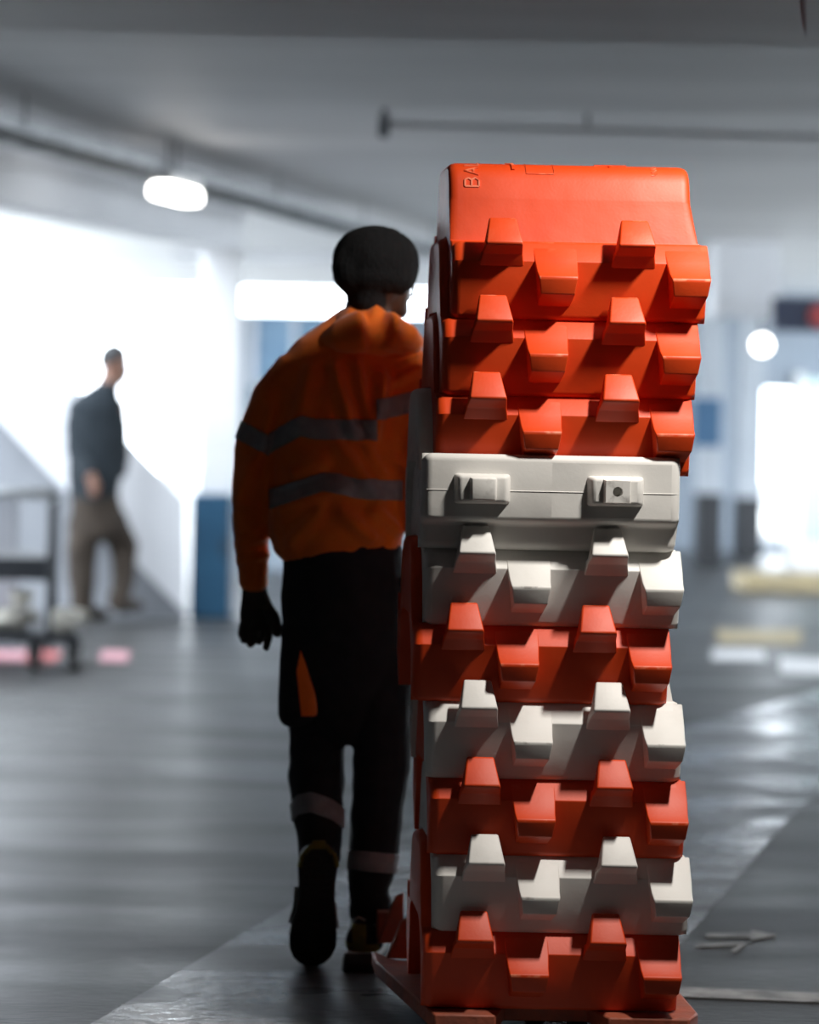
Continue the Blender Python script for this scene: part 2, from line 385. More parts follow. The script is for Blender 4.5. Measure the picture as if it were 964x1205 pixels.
# dark blue window on far left wall
w2 = tag(panel('window_2', 298, 398, 372, 452, 21.98, mat('blue_pane', (0.16, 0.27, 0.40), (0.24, 0.36, 0.48), scale=2, rough=0.3), 0.04), kind='structure')
for q in (298, 346, 394): panel('mullion', q-2, q+2, 370, 454, 21.95, M_WALL, 0.05, w2)
pw = panel('door_1', 940, 990, 446, 642, BW-0.02, M_GLASSG, 0.05); tag(pw, kind='structure')
panel('door_frame', 936, 941, 440, 660, BW-0.04, M_WHITEP, 0.06, pw)

def far_column(pxa, pxb, ybase, yband, label, white=False):
    Y = F_PX*CAM_Z/(ybase-PY0-((pxa+pxb)/2-PX0)*SN)
    x0 = P(pxa, ybase, Y).x; x1 = P(pxb, ybase, Y).x; zb = P(pxa, yband, Y).z
    r = empty('column', ((x0+x1)/2, Y, 0), label, 'column')
    w = (x1-x0)
    box('shaft', x0, x1, Y-w/2, Y+w/2, zb, CZ, M_WHITEP if white else M_COLG, r, 0.01)
    box('base_band', x0-0.004, x1+0.004, Y-w/2-0.004, Y+w/2+0.004, 0, zb, M_DARK, r, 0.01)
    return r, Y
c1, Yc = far_column(818, 846, 664, 580, 'pale grey column with dark base and blue plate')
panel('sign_plate', 816, 848, 468, 526, Yc-0.12, M_SIGNBLUE, 0.02, c1)
c2, Yc2 = far_column(864, 893, 656, 585, 'pale grey column with dark base beside the tall bright opening')
# bulkhead lamp
Yl = 21.0; pl = P(897, 406, Yl)
lr = empty('bulkhead_lamp', (pl.x, pl.y, pl.z), 'small round lit lamp hung high before the far wall', 'lamp')
V, Fc = ball_geo((pl.x, Yl, pl.z), 0.072, 0.06, 0.072); mk('glass_globe', V, Fc, M_LAMP, lr, True)
V, Fc = tube_geo([(pl.x, Yl, pl.z+0.08), (pl.x, Yl, CZ)], [0.02, 0.02], 8, False); mk('hanger', V, Fc, M_STEEL, lr, True)
# hanging duct and sign board
d = panel('air_duct', 834, 906, 240, 374, 20.0, M_WALL, 0.35, None); tag(d, 'pale boxed air duct under the far ceiling', 'duct')
sg = panel('hanging_sign', 908, 1010, 350, 392, 19.0, mat('sign_navy', (0.012, 0.02, 0.05), rough=0.4), 0.06)
tag(sg, 'dark navy hanging sign board with red disc under the far ceiling', 'sign')
p = P(966, 372, 18.92)
V, Fc = tube_geo([(p.x, 18.95, p.z), (p.x, 18.90, p.z)], [0.085, 0.085], 24, False); mk('red_disc', V, Fc, M_RED, sg)
# yellow kerb block, yellow floor block, white low wall
def ground_box(name, px0, px1, ytop, ybot, depth, m, label, cat, bev=0.02):
    x0, Y = floor_pt(px0, ybot); x1, _ = floor_pt(px1, ybot)
    z = P((px0+px1)/2, ytop, Y).z
    o = box(name, x0, x1, Y, Y+depth, 0, z, m, bev=bev); return tag(o, label, cat)
ground_box('kerb_block', 876, 990, 676, 696, 0.5, M_YELLOW, 'long low tan kerb block at the foot of the far wall', 'kerb')
marking('floor_block', [(842, 741), (944, 742), (942, 759), (846, 758)], M_YELLOW, 'yellow painted block on the floor by the white patches')
ground_box('low_wall', 930, 1010, 640, 672, 0.3, M_WHITEP, 'low white wall segment at the foot of the greenish door', 'wall')

# ---- left side: columns, blue cabinet
def col_box(name, px0, px1, ybase, yband, label):
    x0, Y = floor_pt(px0, ybase); x1, _ = floor_pt(px1, ybase); zb = P((px0+px1)/2, yband, Y).z
    r = empty('column', ((x0+x1)/2, Y, 0), label, 'column')
    box('shaft', x0, x1, Y, Y+0.3, zb, CZ, M_WHITEP, r, 0.01)
    box('base_band', x0-0.004, x1+0.004, Y-0.004, Y+0.3, 0, zb, M_WALLG, r, 0.01)
    return r
x0, Y = floor_pt(-70, 763); x1, _ = floor_pt(19, 763)
tag(box('wall_left_sill', x0, x1, Y, Y+0.2, 0, P(-20, 575, Y).z, M_WALLG), kind='structure')
x0, Y = floor_pt(230, 722); x1, _ = floor_pt(277, 722)
r = empty('column', ((x0+x1)/2, 16.9, 0), 'plain white column behind the blue cabinet', 'column'); box('shaft', x0, x1, 16.95, 17.2, 0, CZ, M_WHITEP, r, 0.01)
x0, Y = floor_pt(223, 727); x1, _ = floor_pt(270, 728); zt = P(245, 582, Y).z
r = empty('blue_cabinet', ((x0+x1)/2, Y, 0), 'blue metal cabinet standing at the end of the sloping parapet', 'cabinet')
box('body', x0, x1, Y, Y+0.3, 0, zt, M_BLUE, r, 0.01)
box('door', x0+0.015, x1-0.015, Y-0.012, Y, 0.06, zt-0.04, M_BLUE, r, 0.004)
box('handle', x1-0.06, x1-0.045, Y-0.035, Y-0.012, zt*0.5, zt*0.5+0.12, M_STEEL, r, 0.003)

# ---- cable tray under the ceiling with cables
def tray_x(Y): return -0.85 + 0.35*(Y-11.6)
tr = empty('cable_tray', (tray_x(15), 15, 2.6), 'galvanised cable tray hung under the ceiling along the left side', 'cable tray')
def tray_bar(name, off, z0, z1, th, m, y0=9.0, y1=21.0, par=tr):
    pts = [(tray_x(y0)+off-th, y0), (tray_x(y0)+off+th, y0), (tray_x(y1)+off+th, y1), (tray_x(y1)+off-th, y1)]
    return prism(name, pts, z0, z1, m, par)
tray_bar('side_rail', -0.16, 2.58, 2.64, 0.008, M_METAL); tray_bar('side_rail', 0.16, 2.58, 2.64, 0.008, M_METAL)
yy = 9.0
while yy < 21.0:
    x = tray_x(yy); box('rung', x-0.16, x+0.16, yy, yy+0.04, 2.582, 2.59, M_METAL, tr); yy += 0.45
yy = 9.6
while yy < 21:
    for s in (-0.17, 0.17):
        x = tray_x(yy)+s; box('hanger_rod', x-0.006, x+0.006, yy-0.006, yy+0.006, 2.6, CZ, M_METAL, tr)
    yy += 1.8
for i, off in enumerate((-0.1, -0.06, -0.01, 0.05, 0.1)):
    pts = []; y = 9.0
    while y <= 21.0:
        pts.append((tray_x(y)+off+random.uniform(-0.02, 0.02), y, 2.612+random.uniform(0, 0.014))); y += 0.6
    V, Fc = tube_geo(pts, [0.014+0.005*(i % 2)]*len(pts), 8, False, ref=(0, 0, 1)); c = mk('cable', V, Fc, M_CABLE, None, True)
    tag(c, 'black cable lying in the galvanised cable tray', 'cable', 'cables in the ceiling tray')
# left batten lamp
Yb = 13.2; pb = P(207, 226, Yb)
r = empty('batten_lamp', (pb.x, pb.y, pb.z), 'lit white batten lamp hung beside the cable tray', 'lamp')
ang = math.atan(0.35)
def rotbox(name, c, hx, hy, hz, rz, m, par, bev=0.01):
    V = []
    for x, y, z in box_v(-hx, hx, -hy, hy, -hz, hz):
        V.append((c[0]+x*math.cos(rz)-y*math.sin(rz), c[1]+x*math.sin(rz)+y*math.cos(rz), c[2]+z))
    o = mk(name, V, BOXF, m, par); 
    if bev: bevel(o, bev)
    return o
rotbox('diffuser', (pb.x, pb.y, pb.z-0.01), 0.072, 0.24, 0.04, -ang, M_LAMP, r, 0.03)
rotbox('housing', (pb.x, pb.y, pb.z+0.06), 0.06, 0.25, 0.03, -ang, M_LAMPB, r, 0.01)
rotbox('hanger_rod', (pb.x, pb.y, (pb.z+0.08+CZ)/2), 0.008, 0.008, (CZ-pb.z-0.08)/2, 0, M_METAL, r, 0)
# key lamp fixture (the lamp that lights the stack)
kx, ky, kz = KEY_POS; hl = 0.2
r = empty('batten_lamp', (kx, ky, CZ), 'short batten lamp on the ceiling above the barrier stack', 'lamp')
box('housing', kx-0.09, kx+0.09, ky-hl-0.1, ky+hl+0.1, kz+0.04, CZ, M_LAMPB, r, 0.01)
box('diffuser', kx-0.06, kx+0.06, ky-hl, ky+hl, kz+0.005, kz+0.04, M_LAMPB, r, 0.006)
# sprinkler pipe
a = P(452, 146, 11.7); b = P(1250, 171, 11.7)
r = empty('ceiling_pipe', a, 'dark thin pipe with round end joint under the ceiling', 'pipe')
V, Fc = tube_geo([a, b], [0.014, 0.014], 12, False, ref=(0, 0, 1)); mk('pipe', V, Fc, M_WHITEP, r, True)
V, Fc = tube_geo([a+Vector((0, 0, -0.05)), a+Vector((0, 0, 0.03)), Vector((a.x, a.y, CZ))], [0.03, 0.026, 0.012], 12, True); mk('end_joint', V, Fc, M_WALLG, r, True)
for q in (0.3, 0.7):
    c = a.lerp(b, q); V, Fc = tube_geo([c, (c.x, c.y, CZ)], [0.008, 0.008], 8, False); mk('pipe_hanger', V, Fc, M_STEEL, r, True)
# hanging film strip top right
pts = [P(943+dx, dy, 6.6) for dx, dy in ((-2, -190), (-1, -100), (0, -30), (1, 0), (3, 22), (6, 45))]
V, Fc = tube_geo(pts, [(0.010, 0.003), (0.010, 0.003), (0.009, 0.003), (0.008, 0.003), (0.006, 0.002), (0.001, 0.001)], 10, False)
tag(mk('hanging_strip', V, Fc, M_CLEAR, None, True), 'clear pointed plastic strip dangling from the ceiling beam', 'strip')

# ------------------------------------------------------------------ barrier stack
def round_poly(pts):
    out = []
    n = len(pts)
    for i, q in enumerate(pts):
        p = Vector(q[:2]); r = q[2] if len(q) > 2 else 0
        if r <= 0: out.append((p.x, p.y)); continue
        a = (Vector(pts[i-1][:2]) - p); b = (Vector(pts[(i+1) % n][:2]) - p)
        la, lb = a.length, b.length; a.normalize(); b.normalize()
        th = a.angle(b); t = min(r/math.tan(th/2), la*0.48, lb*0.48); r2 = t*math.tan(th/2)
        c = p + (a+b).normalized() * (r2/math.sin(th/2))
        s = p + a*t - c; e = p + b*t - c; tot = s.angle(e); sg = 1 if s.cross(e) > 0 else -1
        k = max(2, int(tot/math.radians(16)))
        for j in range(k+1):
            an = sg*tot*j/k; out.append((c.x+s.x*math.cos(an)-s.y*math.sin(an), c.y+s.x*math.sin(an)+s.y*math.cos(an)))
    return out
LX, BX = 0.545, 0.517
outer = [(-0.1535, 0, 0.002), (-0.180, 0, 0.018), (-0.205, 0.124, 0.004), (-0.170, 0.165, 0.006), (-0.150, 0.168, 0.004), (-0.130, 0.262, 0.05), (-0.105, 0.342, 0.055),
         (0.105, 0.342, 0.055), (0.130, 0.262, 0.05), (0.150, 0.166, 0.006), (0.2015, 0.166, 0.004), (0.2015, 0.203, 0.008), (0.234, 0.203, 0.020),
         (0.234, 0.1275), (0.2352, 0.1265), (0.234, 0.1255), (0.234, 0.062, 0.014), (0.2015, 0.056, 0.010), (0.197, 0, 0.022), (0.1535, 0, 0.002)]
cav = [(0.1335, 0.0995, 0.05), (0.1085, 0.182, 0.055), (-0.1085, 0.182, 0.055), (-0.1335, 0.0995, 0.05)]
prof = round_poly(outer + cav)
nin = [abs(y) < 0.1595 and z < 0.1875 and not (z > 0.15 and abs(y) > 0.14) for y, z in prof]
def inward(pts):
    n = len(pts); out = []
    area = sum(pts[i][0]*pts[(i+1) % n][1]-pts[(i+1) % n][0]*pts[i][1] for i in range(n)); s = 1 if area > 0 else -1
    for i in range(n):
        a = Vector(pts[i]) - Vector(pts[i-1]); b = Vector(pts[(i+1) % n]) - Vector(pts[i])
        if a.length > 0: a.normalize()
        if b.length > 0: b.normalize()
        t = a+b; 
        if t.length == 0: t = a
        t.normalize(); out.append(Vector((-t.y, t.x))*s)
    return out
nin = [a or (0.148 < y < 0.208 and z > 0.15) for a, (y, z) in zip(nin, prof)]
nrm = inward(prof)
R_END = 0.021
from mathutils.geometry import tessellate_polygon
CAP = tessellate_polygon([[Vector((y, z, 0)) for y, z in prof]])
def barrier_body_geo(x_lo=-0.002, x_hi=BX):
    st = []
    K = 5
    for k in range(K+1):
        a = math.pi/2*k/K; st.append((R_END*(1-math.sin(a)) , R_END*(1-math.cos(a))))
    st = st[::-1]                              # (x from end, inset): starts at the end cap
    xs = [(R_END*(1-math.cos(math.pi/2*k/K)), R_END*(1-math.sin(math.pi/2*k/K))) for k in range(K+1)]
    rows = [(x, d) for x, d in xs] + [(LX*0.25, 0), (LX*0.5, 0), (LX*0.75, 0)] + [(LX-x, d) for x, d in xs[::-1]]
    V, Fc = [], []
    n = len(prof)
    for x, d in rows:
        for i, (y, z) in enumerate(prof):
            bodyv = abs(y) < 0.166 and z > 0.150 and not nin[i]
            dd = 0 if nin[i] else d*0.6*max(0, min(1, (z-0.172)/0.06)) if bodyv else d
            if 0.185 < y < 0.215 and 0.03 < z < 0.075: dd = d*0.3
            yy, zz = y + nrm[i].x*dd, z + nrm[i].y*dd
            w = (max(0, min(1, (z-0.165)/0.01)) if not (abs(y) < 0.14 and z < 0.1875) else max(0, min(1, (z-0.09)/0.07))) if abs(y) < 0.155 else 0
            xx = x*(1-w) + w*(x_lo + x/LX*(x_hi-x_lo))
            V.append((xx-LX/2, yy, zz))
    for r in range(len(rows)-1):
        for i in range(n):
            Fc.append((r*n+i, r*n+(i+1) % n, (r+1)*n+(i+1) % n, (r+1)*n+i))
    L = (len(rows)-1)*n
    for a, b, c in CAP: Fc.append((a, c, b)); Fc.append((L+a, L+b, L+c))
    return V, Fc
def taper_prism_geo(poly, xc):
    n = len(poly); V = []
    for s in (-1, 1):
        for y, z, h in poly: V.append((xc-LX/2+s*h, y, z))
    return V, [tuple(range(n)), tuple(range(2*n-1, n-1, -1))] + [(i, n+i, n+(i+1) % n, (i+1) % n) for i in range(n)]
def mesh_from(name, geo, bw=0, ang=25, seg=3, smooth_ang=40):
    me = bpy.data.meshes.new(name); me.from_pydata([tuple(v) for v in geo[0]], [], geo[1]); me.update()
    bm = bmesh.new(); bm.from_mesh(me); bmesh.ops.recalc_face_normals(bm, faces=bm.faces)
    if bw:
        es = [e for e in bm.edges if len(e.link_faces) == 2 and e.calc_face_angle(0) > math.radians(ang)]
        bmesh.ops.bevel(bm, geom=es, offset=bw, segments=seg, profile=0.5, affect='EDGES', clamp_overlap=True)
    bm.to_mesh(me); bm.free()
    for p in me.polygons: p.use_smooth = True
    me.set_sharp_from_angle(angle=math.radians(smooth_ang))
    return me
TAB = [(-0.2020, 0.214, 0.0285), (-0.2095, 0.2135, 0.0285), (-0.252, 0.160, 0.0385), (-0.248, 0.1535, 0.0395), (-0.219, 0.138, 0.043), (-0.203, 0.112, 0.048), (-0.165, 0.112, 0.048), (-0.17, 0.135, 0.045), (-0.2020, 0.150, 0.040)]
PAD = [(-0.166, 0.1675, 0.048), (-0.2072, 0.1255, 0.0455), (-0.229, 0.101, 0.043), (-0.249, 0.0905, 0.0415), (-0.250, 0.085, 0.041), (-0.242, 0.053, 0.036), (-0.186, 0.030, 0.034), (-0.16, 0.03, 0.034), (-0.16, 0.12, 0.045)]
PAD2 = [(y, z, h) for y, z, h in PAD]
body_me = mesh_from('barrier_body', barrier_body_geo(), 0, smooth_ang=32)
body_turned_me = mesh_from('barrier_body_reversed', barrier_body_geo(0.0, LX+0.002), 0, smooth_ang=32)
for me_ in (body_me, body_turned_me):
    for p_ in me_.polygons:
        if len(p_.vertices) == 3: p_.use_smooth = False
tab_me = mesh_from('locking_tab', taper_prism_geo(TAB, LX/2), 0.0055, ang=22)
pad_me = mesh_from('ledge_block', taper_prism_geo(PAD, LX/2), 0.0045, ang=22)
def knob_geo(rear_y=0.233):
    def blk(hx, hz, y0, y1, tap):
        V = [(sx*(hx if k == 0 else hx-tap), y0 if k == 0 else y1, 0.130+sz*(hz if k == 0 else hz-tap*0.45)) for k in (0, 1) for sx in (-1, 1) for sz in (-1, 1)]
        return V, [(0, 1, 3, 2), (4, 6, 7, 5), (0, 4, 5, 1), (2, 3, 7, 6), (0, 2, 6, 4), (1, 5, 7, 3)]
    return blk(0.062, 0.033, rear_y-0.004, rear_y+0.024, 0.012), blk(0.033, 0.0265, rear_y+0.01, rear_y+0.036, 0.008)
k1, k2 = knob_geo()
knob_me = mesh_from('rear_knob', k1, 0.007, seg=3)
kf_me = mesh_from('knob_face', k2, 0.003, seg=2)
# knob face with a real hole: ring of quads on the front, recess behind it
def holed_face_geo(rear_y=0.233, rh=0.0105):
    (bv, bf) = k2; n = 24; y1 = rear_y+0.036; cx, cz = 0.0, 0.130
    V = list(bv); Fc = [f for f in bf if f != (4, 6, 7, 5)]
    hx, hz = 0.025, 0.0265-0.008*0.45; R = []
    for k in range(n):
        a = 2*math.pi*k/n + math.pi/4
        c, s = math.cos(a), math.sin(a); m = max(abs(c), abs(s)); R.append(len(V)); V.append((cx+c/m*hx, y1, cz+s/m*hz))
    H = []; B = []
    for k in range(n):
        a = 2*math.pi*k/n + math.pi/4; H.append(len(V)); V.append((cx+rh*math.cos(a), y1, cz+rh*math.sin(a)))
    for k in range(n):
        a = 2*math.pi*k/n + math.pi/4; B.append(len(V)); V.append((cx+rh*math.cos(a), y1-0.03, cz+rh*math.sin(a)))
    for k in range(n):
        j = (k+1) % n; Fc.append((R[k], R[j], H[j], H[k])); Fc.append((H[k], H[j], B[j], B[k]))
    return V, Fc
kh_me = mesh_from('knob_face_holed', holed_face_geo(), 0, smooth_ang=30)
hole_geo = tube_geo([(0, 0.233+0.0355, 0.130), (0, 0.156, 0.130)], [0.0103, 0.0103], 20, False)
hole_geo = (hole_geo[0], hole_geo[1][:-2] + [hole_geo[1][-1]])
hole_me = mesh_from('hole_inside', hole_geo)
def bore(me, x):
    """drill the plug hole through a mesh"""
    g = tube_geo([(x, 0.150, 0.130), (x, 0.300, 0.130)], [0.0106, 0.0106], 24, False)
    cm = mesh_from('bore', g); co = bpy.data.objects.new('bore', cm); COL.objects.link(co)
    o = bpy.data.objects.new('bored', me); COL.objects.link(o)
    b = o.modifiers.new('b', 'BOOLEAN'); b.operation = 'DIFFERENCE'; b.solver = 'EXACT'; b.object = co
    dg = bpy.context.evaluated_depsgraph_get(); dg.update()
    out = bpy.data.meshes.new_from_object(o.evaluated_get(dg)); out.name = me.name + '_bored'
    for p in out.polygons:
        if len(p.vertices) > 4: p.use_smooth = False
    bpy.data.objects.remove(o); bpy.data.objects.remove(co)
    return out
knob_bored_me = bore(knob_me, 0.0)
body_turned_me = bore(body_turned_me, -0.133); body_me = bore(body_me, -0.133)

Y_WALL = 5.40
DECK_Z = 0.0786
PITCH = 0.1625
# (colour, label, lip left pixel, turned, small yaw)
rows = [  # bottom to top
    ('o', 'orange barrier at the bottom of the stack, resting on the dolly', 498.0, False, 0.0),
    ('w', 'white barrier second from the bottom of the stack', 510.5, False, 0.003),
    ('o', 'orange barrier third from the bottom, sandwiched between two white barriers', 506.0, False, -0.002),
    ('w', 'white barrier fourth from the bottom, between two orange barriers', 502.0, False, 0.003),
    ('o', 'orange barrier directly beneath the two adjacent white barriers', 486.5, False, 0.0),
    ('w', 'white barrier directly beneath the reversed white barrier with knobs', 500.0, False, 0.002),
    ('w', 'reversed white barrier with two knobs and a plug hole', 495.0, True, 0.0),
    ('o', 'lowest of the three orange barriers on top, resting on white', 513.0, False, 0.0),
    ('o', 'orange barrier second from the top of the stack', 520.0, False, 0.004),
    ('o', 'topmost orange barrier with embossed lettering on its rounded back', 532.0, False, 0.0),
]
GROUP = 'stacked interlocking plastic barriers'
def child(name, me, parent, m, x=0.0):
    o = bpy.data.objects.new(name, me); COL.objects.link(o); o.parent = parent; o.location = (x, 0, 0)
    return o
MESHES = {}
def variant(me, m):
    k = (me.name, m.name)
    if k not in MESHES:
        c = me.copy(); c.materials.clear(); c.materials.append(m); MESHES[k] = c
    return MESHES[k]
T_X = (0.104-LX/2, 0.383-LX/2); P_X = (0.219-LX/2, 0.4985-LX/2); K_X = (0.1475, -0.133)
barriers = []
for i, (c, label, lpx, turned, yaw) in enumerate(rows):
    m = ORANGE if c == 'o' else WHITE
    z = DECK_Z + i*PITCH + 0.0005*i
    pyc = 1192 - i*90.3 - 45
    xl = P(lpx, pyc, Y_WALL).x
    o = bpy.data.objects.new('barrier', variant(body_turned_me if turned else body_me, m)); COL.objects.link(o)
    o.location = (xl + LX/2, Y_WALL + 0.2, z)
    o.rotation_euler = (0, 0, yaw + (math.pi if turned else 0))
    tag(o, label, 'barrier', GROUP); barriers.append(o)
    for x in T_X: child('locking_tab', variant(tab_me, m), o, m, x)
    for x in P_X: child('ledge_block', variant(pad_me, m), o, m, x)
    for j, x in enumerate(K_X[::-1] if False else K_X):
        k = child('rear_knob', variant(knob_bored_me if j == 1 else knob_me, m), o, m, x)
        if j == 1:
            child('knob_face', variant(kh_me, m), k, m, 0); child('plug_hole', variant(hole_me, m), k, m, 0)
        else: child('knob_face', variant(kf_me, m), k, m, 0)

# embossed marks wrapped on the top barrier's back
top = barriers[-1]
ys = [q for q in prof if q[1] > 0.2 and q[0] <= 0.0]; ys.sort(key=lambda q: (q[1], q[0]))
path = sorted([q for q in prof if q[1] > 0.17 and q[0] < 0.08], key=lambda q: 0)
i0 = min(range(len(prof)), key=lambda i: abs(prof[i][0]+0.150)+abs(prof[i][1]-0.168))
arc = [Vector(prof[i0])]; s_acc = [0.0]
for k in range(1, 60):
    q = Vector(prof[(i0+k) % len(prof)])
    if q.y < 0.2 and k > 12: break
    s_acc.append(s_acc[-1] + (q-arc[-1]).length); arc.append(q)
def on_back(s, h):
    for k in range(len(arc)-1):
        if s <= s_acc[k+1] or k == len(arc)-2:
            d = arc[k+1]-arc[k]; t = (s-s_acc[k])/max(1e-6, d.length); p = arc[k]+d*t; n = Vector((-d.y, d.x)).normalized()
            return p + n*h
def emboss(name, polys, h, parent):
    """polys: (x, s) outlines, raised by h over the curved back"""
    V, Fc = [], []
    for pl in polys:
        n = len(pl); b = len(V)
        for hh in (-0.001, h):
            for x, s in pl:
                q = on_back(s, hh); V.append((x-LX/2, q.x, q.y))
        Fc += [tuple(range(b, b+n)), tuple(range(b+2*n-1, b+n-1, -1))] + [(b+k, b+(k+1) % n, b+n+(k+1) % n, b+n+k) for k in range(n)]
    me = mesh_from(name, (V, Fc), 0.0); me.materials.append(ORANGE)
    o = bpy.data.objects.new(name, me); COL.objects.link(o); o.parent = parent; return o
def stroke(a, b, w):
    a, b = Vector(a), Vector(b); d = (b-a); L = d.length; d.normalize(); n = Vector((-d.y, d.x))*w/2
    k = max(1, int(L/0.006)); out = []
    return [[tuple(a+d*(L*j/k)-n), tuple(a+d*(L*(j+1)/k)-n), tuple(a+d*(L*(j+1)/k)+n), tuple(a+d*(L*j/k)+n)] for j in range(k)]
def strokes(lst, w):
    r = []
    for a, b in lst: r += stroke(a, b, w)
    return r
S_TOP = [s for s, a in zip(s_acc, arc)][-1]
# letters read upward: along +s, letter tops point to -x
def letter(ch, x1, s0, H, W):
    T = lambda u, v: (x1 - v*H, s0 + u*W)
    G = {'B': [((0, 0), (0, 1)), ((0, 1), (.75, 1)), ((.75, 1), (.95, .75)), ((.95, .75), (.75, .52)), ((0, .52), (.75, .52)), ((.75, .52), (1, .25)), ((1, .25), (.75, 0)), ((0, 0), (.75, 0))],
         'A': [((0, 0), (.5, 1)), ((.5, 1), (1, 0)), ((.2, .35), (.8, .35))],
         'L': [((0, 1), (0, 0)), ((0, 0), (.9, 0))]}
    return [(T(*a), T(*b)) for a, b in G[ch]]
st = []
s0 = 0.122
for ch in 'BAL':
    st += letter(ch, 0.062, s0, 0.030, 0.020); s0 += 0.0285
emboss('embossed_lettering', strokes(st, 0.0035), 0.0022, top)
x_ = 0.158
emboss('embossed_frame', strokes([((0.165, 0.155), (0.225, 0.155)), ((0.165, 0.155), (0.165, 0.225)), ((0.225, 0.155), (0.225, 0.225)), ((0.165, 0.225), (0.225, 0.225))], 0.0018), 0.0014, top)
emboss('embossed_mark', strokes([((0.137, 0.166), (0.137, 0.215)), ((0.137, 0.190), (0.122, 0.196))], 0.006), 0.003, top)
emboss('embossed_mark', strokes([((0.435+0.007*(k % 2), 0.155+0.005*k), (0.443+0.004*(k % 2), 0.158+0.005*k)) for k in range(8)], 0.0022), 0.0016, top)
emboss('embossed_mark', strokes([((0.315, 0.196), (0.385, 0.200)), ((0.345, 0.186), (0.352, 0.196))], 0.005), 0.003, top)

# ---- dolly under the stack
DX = barriers[0].location.x; DY = Y_WALL + 0.2
dol = empty('dolly', (DX, DY, 0), 'low scuffed orange dolly base carrying the stack of barriers', 'dolly')
def dp(px, py, z):
    u, w = px-PX0, py-PY0; Y = F_PX*(CAM_Z-z)/(w*CS-u*SN); q = P(px, py, Y); return (q.x, q.y)
tz = DECK_Z - 0.001
aL = dp(442, 1131, tz); fl = dp(512, 1196, tz)
xR = dp(792, 1188, tz)
y_f = Y_WALL - 0.03; y_b = DY + 0.30
xl0 = DX - LX/2 + 0.005; xr0 = DX + LX/2 + 0.015
deck = [(fl[0], y_f), (fl[0]+0.13, y_f), (fl[0]+0.16, y_f+0.10), (xr0-0.20, y_f+0.10), (xr0-0.17, y_f), (xr0, y_f), (xr0+0.03, y_f+0.06), (xr0+0.03, y_b), (aL[0]+0.05, y_b), (aL[0], aL[1]+0.12), aL]
prism('deck', deck, tz-0.034, tz, M_DOLLY, dol, bev=0.004)
# raised gusset and stop block on the left
gx = xl0 + 0.012
prism('gusset', [(aL[0]+0.028, tz), (gx, tz), (gx, tz+0.095), (gx-0.02, tz+0.085)], aL[1]+0.03, aL[1]+0.055, M_DOLLY, dol, axis='y', bev=0.003)
prism('gusset', [(aL[0]+0.02, tz), (gx, tz), (gx, tz+0.12), (gx-0.02, tz+0.11)], aL[1]+0.20, aL[1]+0.225, M_DOLLY, dol, axis='y', bev=0.003)
box('stop_block', aL[0]+0.02, gx, aL[1]+0.21, aL[1]+0.26, tz, tz+0.07, M_DOLLY, dol, 0.004)
V, Fc = tube_geo([(aL[0]+0.045, aL[1]+0.208, tz+0.04), (aL[0]+0.045, aL[1]+0.222, tz+0.04)], [0.007, 0.007], 12, False); mk('hole_disc', V, Fc, M_STEEL, dol)  # dark disc standing in for a hole in the stop block
def caster(x, y):
    V, Fc = tube_geo([(x-0.016, y, 0.022), (x-0.012, y, 0.022), (x+0.012, y, 0.022), (x+0.016, y, 0.022)], [0.018, 0.022, 0.022, 0.018], 24, False, ref=(0, 0, 1)); w = mk('caster_wheel', V, Fc, M_RUBBER, dol, True)
    box('caster_fork', x-0.022, x+0.022, y-0.012, y+0.012, 0.034, tz-0.03, M_STEEL, w, 0.002)
for x, y in ((DX-0.02, y_f+0.14), (DX+0.07, y_f+0.13), (xr0-0.06, y_b-0.07), (xl0+0.06, y_b-0.07)): caster(x, y)
# tow handle going forward and up to the worker's right hand
hx, hy, hz = 0.60, 6.14, 0.99
V, Fc = tube_geo([(DX-0.1, y_b-0.02, 0.06), (0.62, y_b+0.10, 0.40), (hx, hy-0.02, hz-0.06)], [0.012]*3, 12, True); mk('tow_bar', V, Fc, M_STEEL, dol, True)
V, Fc = tube_geo([(hx-0.07, hy, hz-0.05), (hx+0.07, hy, hz-0.05)], [0.014]*2, 12, True, ref=(0, 0, 1)); mk('tow_grip', V, Fc, M_RUBBER, dol, True)

# ------------------------------------------------------------------ worker
YW = 6.2; SC = F_PX/YW
def W(px, py, dy=0.0): return P(px, py, YW) + Vector((0, dy, 0))
def chain(lst, seg=18, cap=True, ref=(1, 0, 0)):
    """lst: (px, py, dy, r) or (px, py, dy, rx, ry) in photograph pixels of that depth"""
    return tube_geo([W(q[0], q[1], q[2]) for q in lst], [(q[3]/SC, (q[4] if len(q) > 4 else q[3])/SC) for q in lst], seg, cap, ref)
def cball(px, py, dy, rx, ry, rz): return ball_geo(W(px, py, dy), rx/SC, ry/SC, rz/SC)

